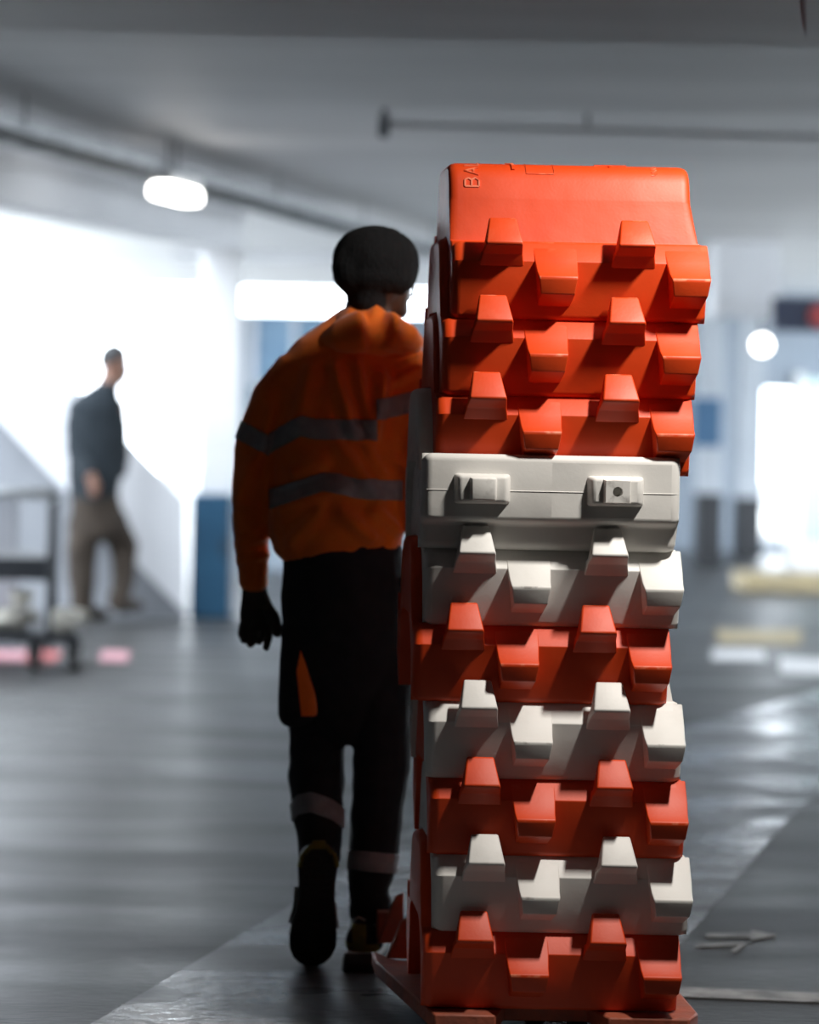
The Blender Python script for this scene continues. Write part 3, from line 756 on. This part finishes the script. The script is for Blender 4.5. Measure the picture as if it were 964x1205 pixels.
# body: one continuous figure under the clothes, with head, neck and face
body = join_geo(
    cball(443, 318, -0.01, 37, 43, 44), cball(460, 342, 0.03, 25, 30, 26), chain([(452, 342, 0.01, 22), (468, 358, 0.03, 15), (476, 367, 0.05, 8)]),
    chain([(476, 338, 0.075, 5), (486, 347, 0.095, 4.5), (484, 351, 0.09, 4)]), chain([(474, 361, 0.088, 4), (481, 360, 0.08, 4)]),
    cball(461, 346, -0.012, 4, 7, 9),
    chain([(436, 345, 0, 26), (430, 375, 0, 27), (420, 405, 0.01, 32, 22), (408, 440, 0.01, 60, 28), (404, 500, 0, 66, 38), (402, 580, 0, 60, 38), (403, 640, 0, 62, 40), (404, 740, 0, 62, 42)]),
    chain([(352, 440, 0, 20), (322, 478, 0, 19), (304, 530, 0.0, 17), (297, 580, .02, 16), (298, 640, .06, 14), (300, 690, .09, 10)]),
    chain([(465, 432, 0, 20), (482, 480, 0, 19), (487, 540, 0.0, 17), (498, 590, -.03, 15), (508, 630, -.06, 12)]),
    chain([(372, 740, 0, 32), (372, 810, .03, 30), (375, 870, .06, 26), (375, 930, .02, 22), (373, 985, -.05, 15), (372, 1005, -.06, 15)]),
    chain([(440, 740, 0, 32), (446, 810, 0, 30), (447, 880, 0, 25), (443, 960, 0, 23), (437, 1040, 0, 15), (434, 1085, 0, 15)]))
bv, bf = remesh(body, 0.008, 3)
base = Vector((0.40, YW, 0))
worker = mk('person', bv, bf, M_SKIN, None, True, loc=base)
tag(worker, 'person in orange hi-vis hoodie and black beanie walking past the stack', 'person')

# jacket
jac = join_geo(
    chain([(397, 650, 0, 74, 50), (397, 640, 0, 78, 54), (396, 615, 0, 83, 60), (397, 575, 0, 84, 60), (399, 525, 0, 88, 58), (403, 475, 0, 92, 56), (407, 445, 0, 86, 50), (412, 420, 0, 66, 42), (420, 400, 0, 46, 36), (430, 380, 0, 34, 30)], 28),
    chain([(352, 437, 0, 30), (326, 470, 0, 31), (306, 522, 0.0, 28), (297, 572, .02, 26), (296, 615, .05, 24), (298, 650, .07, 20), (300, 672, .085, 17.5), (300, 691, .09, 17)]),
    cball(478, 425, 0, 24, 26, 26), chain([(456, 420, 0, 29), (473, 434, 0, 31), (480, 470, -.01, 33), (483, 525, -.02, 32), (487, 575, -.03, 29), (496, 610, -.05, 25), (506, 635, -.06, 19)]))
hood = join_geo(
    chain([(382, 404, -.045, 11), (398, 398, -.075, 20, 20), (424, 391, -.095, 26, 24), (452, 391, -.09, 25, 24), (474, 398, -.055, 18), (490, 404, -.01, 12)]),
    chain([(402, 384, -.02, 14), (416, 376, -.045, 17), (436, 376, -.06, 18), (454, 386, -.05, 17), (470, 396, -.01, 14)]),
    cball(434, 396, -.035, 48, 36, 26), cball(472, 403, -.03, 26, 26, 16))
FOLDS = [((392, 428), (418, 520), 7, 6), ((420, 425), (436, 500), 6, 5), ((452, 440), (440, 520), 8, 8), ((368, 430), (350, 500), 10, 5), ((398, 520), (448, 590), 9, 6), ((420, 505), (452, 560), 7, 5),
         ((330, 600), (400, 575), 12, 6), ((400, 600), (440, 635), 9, 7), ((345, 560), (380, 540), 12, 5), ((470, 430), (492, 415), 6, 4), ((462, 450), (496, 432), 6, 5), ((460, 540), (490, 560), 7, 5),
         ((300, 540), (282, 590), 9, 4), ((282, 640), (312, 630), 6, 4), ((284, 660), (314, 652), 5, 3), ((322, 480), (305, 540), 7, 4), ((340, 640), (380, 600), 9, 5), ((440, 600), (470, 625), 8, 6)]
def unproj(v):
    X, Z = v.x*F_PX/v.y, (v.z-CAM_Z)*F_PX/v.y
    return PX0 + X*CS + Z*SN, PY0 + X*SN - Z*CS
def fold_fn(v, n):
    px, py = unproj(v); d = 0.0
    for (ax, ay), (bx, by), w, h in FOLDS:
        ux, uy = bx-ax, by-ay; t = ((px-ax)*ux+(py-ay)*uy)/(ux*ux+uy*uy)
        if -0.3 < t < 1.3:
            tt = max(0, min(1, t)); q = math.hypot(px-ax-ux*tt, py-ay-uy*tt)/w
            d += (h/SC)*(math.exp(-q*q*1.2) - 0.45*math.exp(-(q-1.7)**2)) * (1 if 0 < t < 1 else 0.4)
    d += 0.006*noise.noise(Vector((v.x*9, v.y*9, v.z*7))) + 0.003*noise.noise(Vector((v.x*24+5, v.y*24, v.z*18)))
    return d
jv, jf = remesh(jac, 0.0065, 4)
jv, jf = displace(jv, jf, fold_fn)
# hem and cuff end cleanly: gather below the hem line
jacket = mk('hoodie', jv, jf, M_JACKET, worker, True)
hv, hf = remesh(hood, 0.006, 9)
hv, hf = displace(hv, hf, lambda v, n: 0.006*noise.noise(Vector((v.x*14, v.y*14, v.z*22))))
mk('hood', hv, hf, M_JACKET, jacket, True)
def band(name, V, Fc, sc, half, masks, off, m, parent):
    """strip of tape laid on a garment where |sc(px,py)| < half and every mask(px,py) > 0"""
    N = normals_of(V, Fc); VV = [v + n*off for v, n in zip(V, N)]
    uv = [unproj(v) for v in V]
    allS = [sc(*q) for q in uv]
    def again(V_, F_, fn, lo, hi):
        S = [fn(*unproj(v)) for v in V_]; return clip(V_, F_, S, lo, hi)
    V1, F1 = clip(VV, Fc, allS, -half, half)
    for mk_ in masks: V1, F1 = again(V1, F1, mk_, 0, 1e9)
    if F1: 
        o = mk(name, V1, F1, m, parent, True)
        s = o.modifiers.new('thick', 'SOLIDIFY'); s.thickness = 0.003; s.offset = 0
        return o
b1 = [(300, 536), (316, 522), (335, 512), (355, 501), (372, 505), (443, 506), (500, 506)]
b2 = [(316, 588), (340, 580), (380, 567), (398, 569), (420, 575), (470, 577)]
torso_l = lambda x, y: x - 316.5 - max(0, (y-560))*0.02
torso_r = lambda x, y: 444 - x if y < 540 else 474 - x
band('reflective_band', jv, jf, lambda x, y: y - interp(x, b1), 12, [torso_l, torso_r], 0.003, M_BAND, jacket)
band('reflective_band', jv, jf, lambda x, y: y - interp(x, b2), 11.5, [torso_l, torso_r], 0.003, M_BAND, jacket)
band('reflective_band', jv, jf, lambda x, y: (y-517) - (x-303)*0.55, 12, [lambda x, y: 316.5-x], 0.003, M_BAND, jacket)
band('reflective_band', jv, jf, lambda x, y: (y-478) + (x-465)*0.22, 12, [lambda x, y: x-443.5], 0.003, M_BAND, jacket)

# trousers
tro = join_geo(
    chain([(403, 618, 0, 66, 44), (403, 650, 0, 72, 52), (404, 700, 0, 74, 56), (405, 750, 0, 74, 54), (407, 795, 0, 70, 48), (409, 835, .01, 50, 40), (410, 862, .02, 34, 32)], 28),
    chain([(366, 740, 0, 37), (368, 800, .03, 39), (376, 860, .06, 36), (373.5, 910, .03, 33.5), (373, 955, -.02, 30), (374, 988, -.06, 27), (373, 1004, -.075, 25)]),
    chain([(441, 740, 0, 37), (446, 800, 0, 39), (449, 870, 0, 34.5), (447, 930, 0, 32.5), (442, 985, 0, 30.5), (438, 1018, 0, 29.5), (434, 1036, 0, 26), (434, 1050, 0, 22.5), (436, 1064, 0, 26), (437, 1080, 0, 25), (437, 1088, 0, 23)]))
tv, tf = remesh(tro, 0.006, 3)
tv, tf = displace(tv, tf, lambda v, n: 0.007*noise.noise(Vector((v.x*10, v.y*10, v.z*12))) + 0.003*noise.noise(Vector((v.x*22, v.y*22, v.z*30))))
trous = mk('trousers', tv, tf, M_TROUSER, worker, True)
band('reflective_band', tv, tf, lambda x, y: y - interp(x, [(340, 962), (352, 947), (366, 944), (390, 953), (408, 966)]), 12, [lambda x, y: 409-x], 0.003, M_TRBAND, trous)
band('reflective_band', tv, tf, lambda x, y: (y-1014)-(x-440)*0.09, 11.5, [lambda x, y: x-407], 0.003, M_TRBAND, trous)
# holster pocket with orange panel
def plate(name, outl, y_of, th, m, parent, bev=0.004):
    """thin cloth panel: outline in pixels at the garment's surface"""
    n = len(outl); V = []
    for k in (0, 1):
        for px, py in outl: V.append(W(px, py, y_of(px, py) + (th if k else 0)))
    o = mk(name, V, [tuple(range(n)), tuple(range(2*n-1, n-1, -1))] + [(i, n+i, n+(i+1) % n, (i+1) % n) for i in range(n)], m, parent)
    fix_normals(o); bevel(o, bev); return o
pv, pf = remesh(join_geo(chain([(345, 725, -.04, 9, 9), (345, 775, -.05, 17, 17), (348, 815, -.055, 22, 19), (349, 838, -.055, 23, 19), (350, 843, -.055, 21, 17)])), 0.006, 2)
pock = mk('holster_pocket', pv, pf, M_TROUSER, trous, True)
N_ = normals_of(pv, pf)
pk = [v + n*0.002 for v, n in zip(pv, N_)]
o1 = clip(pk, pf, [unproj(v)[0] - interp(unproj(v)[1], [(755, 356), (790, 349), (845, 355)]) for v in pk], 0, 1e9)
o1 = clip(o1[0], o1[1], [unproj(v)[1] - 766 for v in o1[0]], 0, 77)
mk('orange_panel', o1[0], o1[1], M_JACKET, pock, True)

# beanie
bn = join_geo(cball(441, 306, -.015, 51, 52, 41), cball(441, 324, -.01, 50, 52, 30), chain([(438, 335, -.015, 38, 42), (432, 350, -.025, 25, 30), (431, 362, -.025, 22, 26)]), cball(418, 316, -.05, 29, 26, 32), cball(468, 312, .0, 25, 34, 33))
nv, nf = remesh(bn, 0.007, 5)
nv, nf = displace(nv, nf, lambda v, n: 0.004*noise.noise(Vector((v.x*16, v.y*16, v.z*9))) + 0.0012*math.sin(260*math.atan2(v.x-0.455, v.y-6.19)*0.2))
mk('beanie', nv, nf, M_KNIT, worker, True)
# glasses
gl = mk('glasses', *tube_geo([W(462, 340, 0.0), W(478, 337, .035), W(489, 336, .07)], [0.0025]*3, 8), M_RUBBER, worker, True)
V, Fc = ball_geo(W(489, 340, .082), 0.004, 0.024, 0.019); mk('lens', V, Fc, M_GLASS, gl, True)
# eyes on the far side of the face
for dx, dyy in ((485, .078), (476, .093)):
    V, Fc = ball_geo(W(dx-4, 338, dyy-0.006), 0.011, 0.011, 0.011, 12, 8); mk('eye', V, Fc, M_WHITEP, worker, True)

# gloves
gl_geo = join_geo(
    chain([(300, 686, .09, 14, 13), (301, 702, .09, 16, 12.5), (303, 718, .09, 20, 12), (305, 732, .088, 21.5, 11.5), (304, 743, .085, 20, 11)]),
    chain([(288, 738, .085, 6), (286, 750, .08, 5.8), (289, 757, .07, 5)], 10), chain([(297, 741, .083, 6.2), (295, 756, .078, 5.8), (296, 762, .068, 5)], 10),
    chain([(307, 742, .083, 6.4), (306, 754, .07, 6), (305, 757, .055, 5.2)], 10), chain([(317, 740, .085, 6.2), (317, 754, .085, 5.4), (314, 767, .083, 4.4)], 10),
    chain([(313, 714, .085, 8), (323, 728, .07, 7.5), (328, 742, .062, 6.8), (327, 750, .06, 5.5)], 10))
gv, gf = remesh(gl_geo, 0.003, 3)
glv = mk('work_glove', gv, gf, M_GLOVE, worker, True)
k_ = [v + n*0.0008 for v, n in zip(gv, normals_of(gv, gf))]
k2_ = clip(k_, gf, [unproj(v)[1] - (718 + 0.06*(unproj(v)[0]-300)) for v in k_], 0, 11)
mk('knuckle_strip', k2_[0], k2_[1], M_GLOVED, glv, True)
rg = Vector((hx, hy, hz))
gr_geo = join_geo(tube_geo([W(506, 632, -.06), (hx+0.005, hy+0.01, hz+0.02), (hx, hy+0.005, hz-0.02)], [0.028, (0.042, 0.024), (0.042, 0.022)], 14),
    *[tube_geo([(hx-0.033+0.022*k, hy+0.012, hz-0.02), (hx-0.033+0.022*k, hy+0.026, hz-0.055), (hx-0.033+0.022*k, hy+0.006, hz-0.078), (hx-0.033+0.022*k, hy-0.018, hz-0.070)], [0.0115, 0.0108, 0.010, 0.009], 10) for k in range(4)],
    tube_geo([(hx-0.036, hy-0.005, hz+0.0), (hx-0.044, hy-0.022, hz-0.03), (hx-0.02, hy-0.026, hz-0.05)], [0.013, 0.012, 0.010], 10))
gv, gf = remesh(gr_geo, 0.0035, 3); mk('work_glove', gv, gf, M_GLOVE, worker, True)

# left boot, toe on the floor, sole turned to the back
def outline_loft(name, outl_l, outl_r, depth, m, parent, bev=0.004):
    pass
SOLE = [(984, 372, 10), (988, 372, 17), (996, 371.5, 21.5), (1008, 371, 23), (1030, 370, 21), (1052, 369, 21.5), (1072, 367, 25), (1090, 366, 27.5), (1106, 366, 27), (1120, 366, 22), (1129, 366, 14), (1133, 366, 6)]
def sole_dy(py): return interp(py, [(984, -0.135), (1060, -0.125), (1100, -0.10), (1133, -0.040)])
V, Fc = [], []
n = len(SOLE)
ring = [(c-w, y) for y, c, w in SOLE] + [(c+w, y) for y, c, w in SOLE[::-1]]
for k, (ins, dd) in enumerate(((2.5, -0.004), (0, 0.0), (0, 0.026), (1.5, 0.030))):
    for px, py in ring:
        cx = 369; V.append(W(cx+(px-cx)*(1-ins/24), py + (1.5*ins/2.5 if py < 1000 else -1.5*ins/2.5 if py > 1115 else 0), sole_dy(py)+dd))
nr = len(ring)
for k in range(3): Fc += [(k*nr+i, k*nr+(i+1) % nr, (k+1)*nr+(i+1) % nr, (k+1)*nr+i) for i in range(nr)]
Fc += [tuple([i, i+1, nr-2-i, nr-1-i]) for i in range(n-1)]
Fc += [tuple([3*nr+i, 3*nr+nr-1-i, 3*nr+nr-2-i, 3*nr+i+1]) for i in range(n-1)]
ub = join_geo(chain([(372, 996, -.075, 19, 24), (371, 1020, -.07, 20, 24), (370, 1050, -.065, 20, 22), (368, 1078, -.055, 24, 18), (366, 1100, -.035, 25, 15), (366, 1114, -.012, 21, 11)]),
              chain([(373, 1000, -.05, 22), (373, 985, -.045, 20)]))
uv_, uf_ = remesh(ub, 0.005, 3)
lb = mk('boot', uv_, uf_, M_BOOT, worker, True)
sole = mk('sole', V, Fc, M_RUBBER, lb); fix_normals(sole); bevel(sole, 0.002)
# tread lugs
LV, LF = [], []
for j in range(15):
    py = 996 + j*8.6; c = interp(py, [(y, cc) for y, cc, w in SOLE]); w = interp(py, [(y, ww) for y, cc, w_ in SOLE for ww in [w_]]) - 4
    for s in (-1, 1):
        for q in range(2):
            xa = c + s*(1.5 + q*(w/2)); xb = c + s*(w/2 - 1.0 + q*w/2)
            o_ = len(LV)
            for dd in (-0.009, 0.0):
                for (x, y) in ((xa, py+2*s*0), (xb, py-3.2), (xb, py+1.3), (xa, py+4.5)): LV.append(W(x, y, sole_dy(y)+dd))
            LF += [(o_, o_+1, o_+2, o_+3), (o_+7, o_+6, o_+5, o_+4)] + [(o_+i, o_+4+i, o_+4+(i+1) % 4, o_+(i+1) % 4) for i in range(4)]
tl = mk('tread', LV, LF, M_RUBBER, sole); fix_normals(tl)
# olive heel rim and grey midsole edges
def wire(name, pix, r, m, parent, flatr=None):
    V, Fc = tube_geo([W(*q) for q in pix], [(r/SC, (flatr or r)/SC)]*len(pix), 10, True, ref=(0, 1, 0)); return mk(name, V, Fc, m, parent, True)
wire('heel_rim', [(350, 1008, -.134), (353, 996, -.138), (362, 985, -.14), (381, 985, -.14), (390, 996, -.138), (393, 1008, -.134)], 2.2, M_OLIVE, lb, 3)
V, Fc = tube_geo([W(366, 984, -.11), W(379, 984, -.11)], [(4/SC, 6/SC)]*2, 10, True, ref=(0, 0, 1)); mk('heel_tab', V, Fc, M_OLIVE, lb, True)
wire('midsole_edge', [(348, 1035, -.10), (346, 1060, -.095), (341, 1078, -.085)], 1.6, M_MID, lb, 4)
wire('midsole_edge', [(389, 1052, -.10), (391, 1070, -.092), (393, 1084, -.08)], 1.6, M_MID, lb, 4)

# right boot, planted, heel to the back
fx, fz = P(428, 1136, YW).x, 0.0
def B(dx, dy, z): return (fx + dx + dy*0.18, YW + dy, z)
ub = join_geo(tube_geo([B(0.0, -.05, .07), B(0.004, .0, .075), B(0.004, .07, .068), B(0.0, .14, .055), B(0, .19, .05)], [(.040, .045), (.043, .05), (.045, .042), (.046, .032), (.040, .026)], 16),
              tube_geo([B(0.006, -.03, .06), B(0.012, -.015, .10), B(0.016, .0, .135)], [.044, .046, .048], 16))
uv_, uf_ = remesh(ub, 0.005, 3)
uv_ = [Vector((v.x, v.y, max(v.z, 0.03))) for v in uv_]
rb = mk('boot', uv_, uf_, M_BOOT, worker, True)
def sole_ring(sc, z):
    out = [(-.102, .020), (-.098, .032), (-.07, .040), (-.02, .039), (.04, .043), (.10, .049), (.16, .046), (.20, .032), (.215, .012)]
    return [B(-w*sc, y*(1 if sc > 0.99 else .98), z) for y, w in out] + [B(w*sc, y*(1 if sc > 0.99 else .98), z) for y, w in out[::-1]]
def ring_solid(levels):
    V = []; Fc = []; n = 18
    for s, z in levels: V += sole_ring(s, z)
    for k in range(len(levels)-1): Fc += [(k*n+i, k*n+(i+1) % n, (k+1)*n+(i+1) % n, (k+1)*n+i) for i in range(n)]
    Fc += [tuple(range(n))[::-1], tuple(range((len(levels)-1)*n, len(levels)*n))]
    return V, Fc
s_ = mk('sole', *ring_solid([(0.95, 0.001), (1.0, 0.006), (1.0, 0.022)]), M_RUBBER, rb); fix_normals(s_); bevel(s_, .002)
s_ = mk('midsole', *ring_solid([(0.99, 0.022), (1.02, 0.028), (1.02, 0.040), (0.96, 0.046)]), M_MID, rb); fix_normals(s_); bevel(s_, .002)
# dark rubber heel cup over the midsole, olive heel patch
hc = [Vector(v) for v in sole_ring(1.07, 0.0)]
cup = [v for v in hc if v.y < YW-0.03]; cup.sort(key=lambda v: v.x)
V = []; 
left = sorted([v for v in cup if v.x < fx-0.01], key=lambda v: -v.y); right = sorted([v for v in cup if v.x >= fx-0.01], key=lambda v: v.y)
cupo = left + right; m_ = len(cupo); V = [(v.x, v.y-0.004, 0.004) for v in cupo] + [(v.x, v.y-0.004, 0.050 if 0 < i < m_-1 else 0.03) for i, v in enumerate(cupo)]
o_ = mk('heel_cup', V, [(i, i+1, m_+i+1, m_+i) for i in range(m_-1)], M_RUBBER, rb, True); s = o_.modifiers.new('t', 'SOLIDIFY'); s.thickness = 0.006; s.offset = 0
N_ = normals_of(uv_, uf_); k_ = [v + n*0.003 for v, n in zip(uv_, N_)]
def on_boot(fnx, lo, hi, fz_, zlo, zhi, name, m):
    a = clip(k_, uf_, [v.y for v in k_], -1e9, YW-0.02)
    a = clip(a[0], a[1], [fnx(v) for v in a[0]], lo, hi); a = clip(a[0], a[1], [fz_(v) for v in a[0]], zlo, zhi)
    if a[1]: mk(name, a[0], a[1], m, rb, True)
on_boot(lambda v: v.x-fx, -0.034, 0.0, lambda v: v.z, 0.058, 0.112, 'heel_tab', M_OLIVE)
on_boot(lambda v: v.x-fx, -0.06, 0.032, lambda v: v.z, 0.046, 0.066, 'heel_patch', M_OLIVE)
wire('pull_loop', [(414, 1078, -.062), (420, 1073, -.066), (428, 1077, -.062)], 1.5, M_MID, rb)
wire('pull_loop', [(438, 1083, -.055), (446, 1090, -.045)], 2.0, M_MID, rb)

# ------------------------------------------------------------------ man in the background
YM = 16.15; SM = F_PX/YM
def Mp(px, py, dy=0.0): return P(px, py, YM) + Vector((0, dy, 0))
def mch(lst, seg=14, cap=True): return tube_geo([Mp(q[0], q[1], q[2]) for q in lst], [(q[3]/SM, (q[4] if len(q) > 4 else q[3])/SM) for q in lst], seg, cap)
def mball(px, py, dy, rx, ry, rz): return ball_geo(Mp(px, py, dy), rx/SM, ry/SM, rz/SM, 16, 10)
body = join_geo(mball(135, 426, 0, 17.5, 18, 21), mball(141, 437, .03, 12, 13, 15), mch([(148, 430, .05, 3), (153, 437, .06, 2.6)]), mball(130, 430, -.06, 2.5, 3, 4.5), mch([(142, 444, .04, 8), (146, 450, .06, 5)]),
    mch([(132, 438, 0, 13), (128, 456, 0, 14), (118, 475, 0, 22, 16), (112, 520, 0, 24, 18), (108, 575, 0, 24, 18), (112, 610, 0, 24, 18)]),
    mch([(92, 472, 0, 9), (86, 515, -.03, 8), (98, 548, -.14, 7), (110, 562, -.2, 6)]), mch([(140, 475, 0, 9), (143, 520, .05, 8), (140, 560, .06, 7)]),
    mball(111, 567, -.2, 6, 5, 8), *[mch([(107+k*3, 571, -.2, 1.9), (107.5+k*3, 578, -.21, 1.8), (109+k*2.5, 583, -.2, 1.6)], 8) for k in range(4)], mch([(116, 566, -.2, 2.4), (119, 574, -.21, 2)], 8),
    mch([(99, 605, 0, 13), (97, 660, 0, 11), (98, 722, 0, 8)]), mch([(128, 605, 0, 13), (147, 648, .10, 9), (141, 705, 0.0, 6)]))
v_, f_ = remesh(body, 0.014, 3)
man = mk('person', v_, f_, M_SKIN2, None, True, loc=(Mp(115, 730).x, YM, 0)); tag(man, 'person in dark sweater and brown trousers standing by the sloping parapet', 'person')
sw = join_geo(mch([(130, 446, 0, 13), (124, 466, 0, 17)]), mch([(126, 458, 0, 13), (112, 468, 0, 15), (97, 478, 0, 15)]), mball(98, 484, 0, 20, 19, 19), mball(126, 478, 0, 20, 18, 20), mch([(112, 476, 0, 26, 19), (112, 490, 0, 31, 21), (111, 510, 0, 32, 22), (110, 540, 0, 31, 22), (111, 580, 0, 30, 22), (111, 588, 0, 28, 20)], 18),
    mch([(92, 482, 0, 12), (87, 502, -.02, 12), (88, 530, -.07, 11), (102, 552, -.16, 9), (107, 557, -.18, 8)]), mch([(134, 480, 0, 11), (140, 502, .02, 11), (143, 535, .04, 9.5), (141, 558, .05, 8)]))
v_, f_ = remesh(sw, 0.014, 3); v_, f_ = displace(v_, f_, lambda v, n: 0.012*noise.noise(v*7)); mk('sweater', v_, f_, M_SWEATER, man, True)
tr_ = join_geo(mch([(111, 578, 0, 28, 20), (113, 605, 0, 31, 22), (114, 628, 0, 31, 21)], 18), mch([(99, 615, 0, 20), (96, 660, 0, 18), (96, 700, 0, 15), (97, 722, 0, 13.5)]), mch([(130, 612, 0, 20), (147, 648, .1, 17), (145, 685, .04, 14), (140, 714, -.04, 12)]))
v_, f_ = remesh(tr_, 0.014, 3); v_, f_ = displace(v_, f_, lambda v, n: 0.012*noise.noise(v*8)); mk('trousers', v_, f_, M_KHAKI, man, True)
hr = clip(*(lambda g: (g[0], g[1], [v.z - 0.5*(v.x - Mp(135, 425).x) for v in g[0]]))([ [Vector(q) for q in mball(134, 424, -.005, 19, 20, 21.5)[0]], mball(134, 424, -.005, 19, 20, 21.5)[1]]), Mp(135, 424).z, 1e9)
mk('hair', hr[0], hr[1], M_HAIR, man, True)
z0 = Mp(97, 722).z
for q, dy in (((96, 722), 0.0), ((137, 706), -.04)):
    c = Mp(q[0], q[1], dy); zb = 0.0 if q[0] < 100 else 0.06
    v_, f_ = remesh(join_geo(tube_geo([(c.x, c.y-.03, zb+.07), (c.x+.05, c.y+.03, zb+.06), (c.x+.15, c.y+.10, zb+.045)], [.05, .05, .038], 12), tube_geo([(c.x, c.y, zb+.05), (c.x, c.y, max(c.z, zb+.12))], [.05, .055], 12)), 0.012, 2)
    v_ = [Vector((v.x, v.y, max(v.z, zb+0.001))) for v in v_]; mk('boot', v_, f_, M_KHAKI, man, True)

# ------------------------------------------------------------------ trolley on the left with load
tx0, ty0 = floor_pt(-90, 786); tx1, _ = floor_pt(58, 786); TY = ty0
ST = F_PX/TY
def tz_(py): return P(30, py, TY).z
tro_ = empty('trolley', ((tx0+tx1)/2, TY, 0), 'grey metal trolley with black upper tray in front of the parapet', 'trolley')
def bar(name, pts, r, m, parent): V, Fc = tube_geo(pts, [r]*len(pts), 10, True, ref=(0, 0, 1)); return mk(name, V, Fc, m, parent, True)
for y in (TY, TY+0.5):
    for x in (tx0, tx1): bar('post', [(x, y, 0.11), (x, y, tz_(592)), (x, y, tz_(584))], 0.018, M_STEEL, tro_)
    bar('top_rail', [(tx0, y, tz_(582)), (tx1-0.02, y, tz_(582)), (tx1, y, tz_(590))], 0.022, M_METAL, tro_)
box('tray', tx0+0.01, tx1-0.005, TY-0.01, TY+0.51, tz_(683), tz_(656), M_DARK, tro_, 0.008)
box('lower_deck', tx0, tx1+0.16, TY-0.03, TY+0.53, tz_(757), tz_(745), M_STEEL, tro_, 0.008)
for x in (tx0+0.06, tx1-0.08, tx1+0.12):
    for y in (TY+0.04, TY+0.46):
        w = mk('wheel', *tube_geo([(x-0.02, y, 0.05), (x+0.02, y, 0.05)], [0.05, 0.05], 20, False, ref=(0, 0, 1)), M_RUBBER, tro_); bevel(w, 0.006)
        box('wheel_fork', x-0.028, x+0.028, y-0.02, y+0.02, 0.06, tz_(752), M_STEEL, w)
def sack(x, y, z, rx, ry, rz, label, seed):
    V, Fc = ball_geo((x, y, z+rz), rx, ry, rz, 28, 18)
    V = [Vector((v.x, v.y, max(z+0.002, v.z + 0.035*noise.noise(Vector((v.x*9+seed, v.y*9, v.z*9)))))) for v in [Vector(q) for q in V]]
    o = mk('sack', V, Fc, M_SACK, None, True, loc=(x, y, z)); tag(o, label, 'sack', 'sacks on the trolley')
    V2, F2 = tube_geo([(x+rx*0.85, y, z+rz*1.1), (x+rx*1.02, y, z+rz*1.3)], [0.03, 0.045], 10); mk('tied_end', V2, F2, M_SACK, o, True)
zd = tz_(745)
sack(tx1+0.075, TY+0.18, zd-0.001, 0.10, 0.16, 0.062, 'pale sack overhanging the open end of the trolley deck', 3)
sack(tx1-0.22, TY+0.22, zd-0.001, 0.13, 0.18, 0.06, 'grey sack lying on the lower trolley deck behind the post', 9)
sack(tx1-0.50, TY+0.22, zd-0.001, 0.12, 0.18, 0.09, 'larger grey sack on the lower trolley deck', 14)
# small bucket on tray
x = tx1-0.16
bk = mk('bucket', *tube_geo([(x, TY+0.25, zd+0.115), (x, TY+0.25, zd+0.2)], [0.05, 0.06], 20, False), M_SACK, None, loc=(x, TY+0.25, zd+0.115)); 
tag(bk, 'small pale bucket standing on the grey sack on the trolley deck', 'bucket')
bar('rim', [(x+0.062*math.cos(a), TY+0.25+0.062*math.sin(a), zd+0.2) for a in [k*math.pi/8 for k in range(17)]], 0.005, M_MID, bk)
# thin floor sheets by the trolley; pink paints red and white washed by glare
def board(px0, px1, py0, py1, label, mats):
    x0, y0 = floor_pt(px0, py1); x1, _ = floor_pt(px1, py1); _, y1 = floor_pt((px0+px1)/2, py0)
    r = empty('floor_sheet', ((x0+x1)/2, (y0+y1)/2, 0), label, 'board')
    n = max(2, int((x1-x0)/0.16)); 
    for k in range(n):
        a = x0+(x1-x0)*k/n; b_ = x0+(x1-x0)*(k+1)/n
        box('sheet_strip', a, b_, y0, y1, 0.001, 0.005, mats[k % 2], r)
board(-60, 66, 766, 780, 'red and pink striped sheet lying under the trolley', (M_RED, M_WASHPINK))
board(116, 150, 767, 779, 'flat pink sheet painting glare-washed red and white on the floor', (M_WASHPINK, M_WASHPINK))
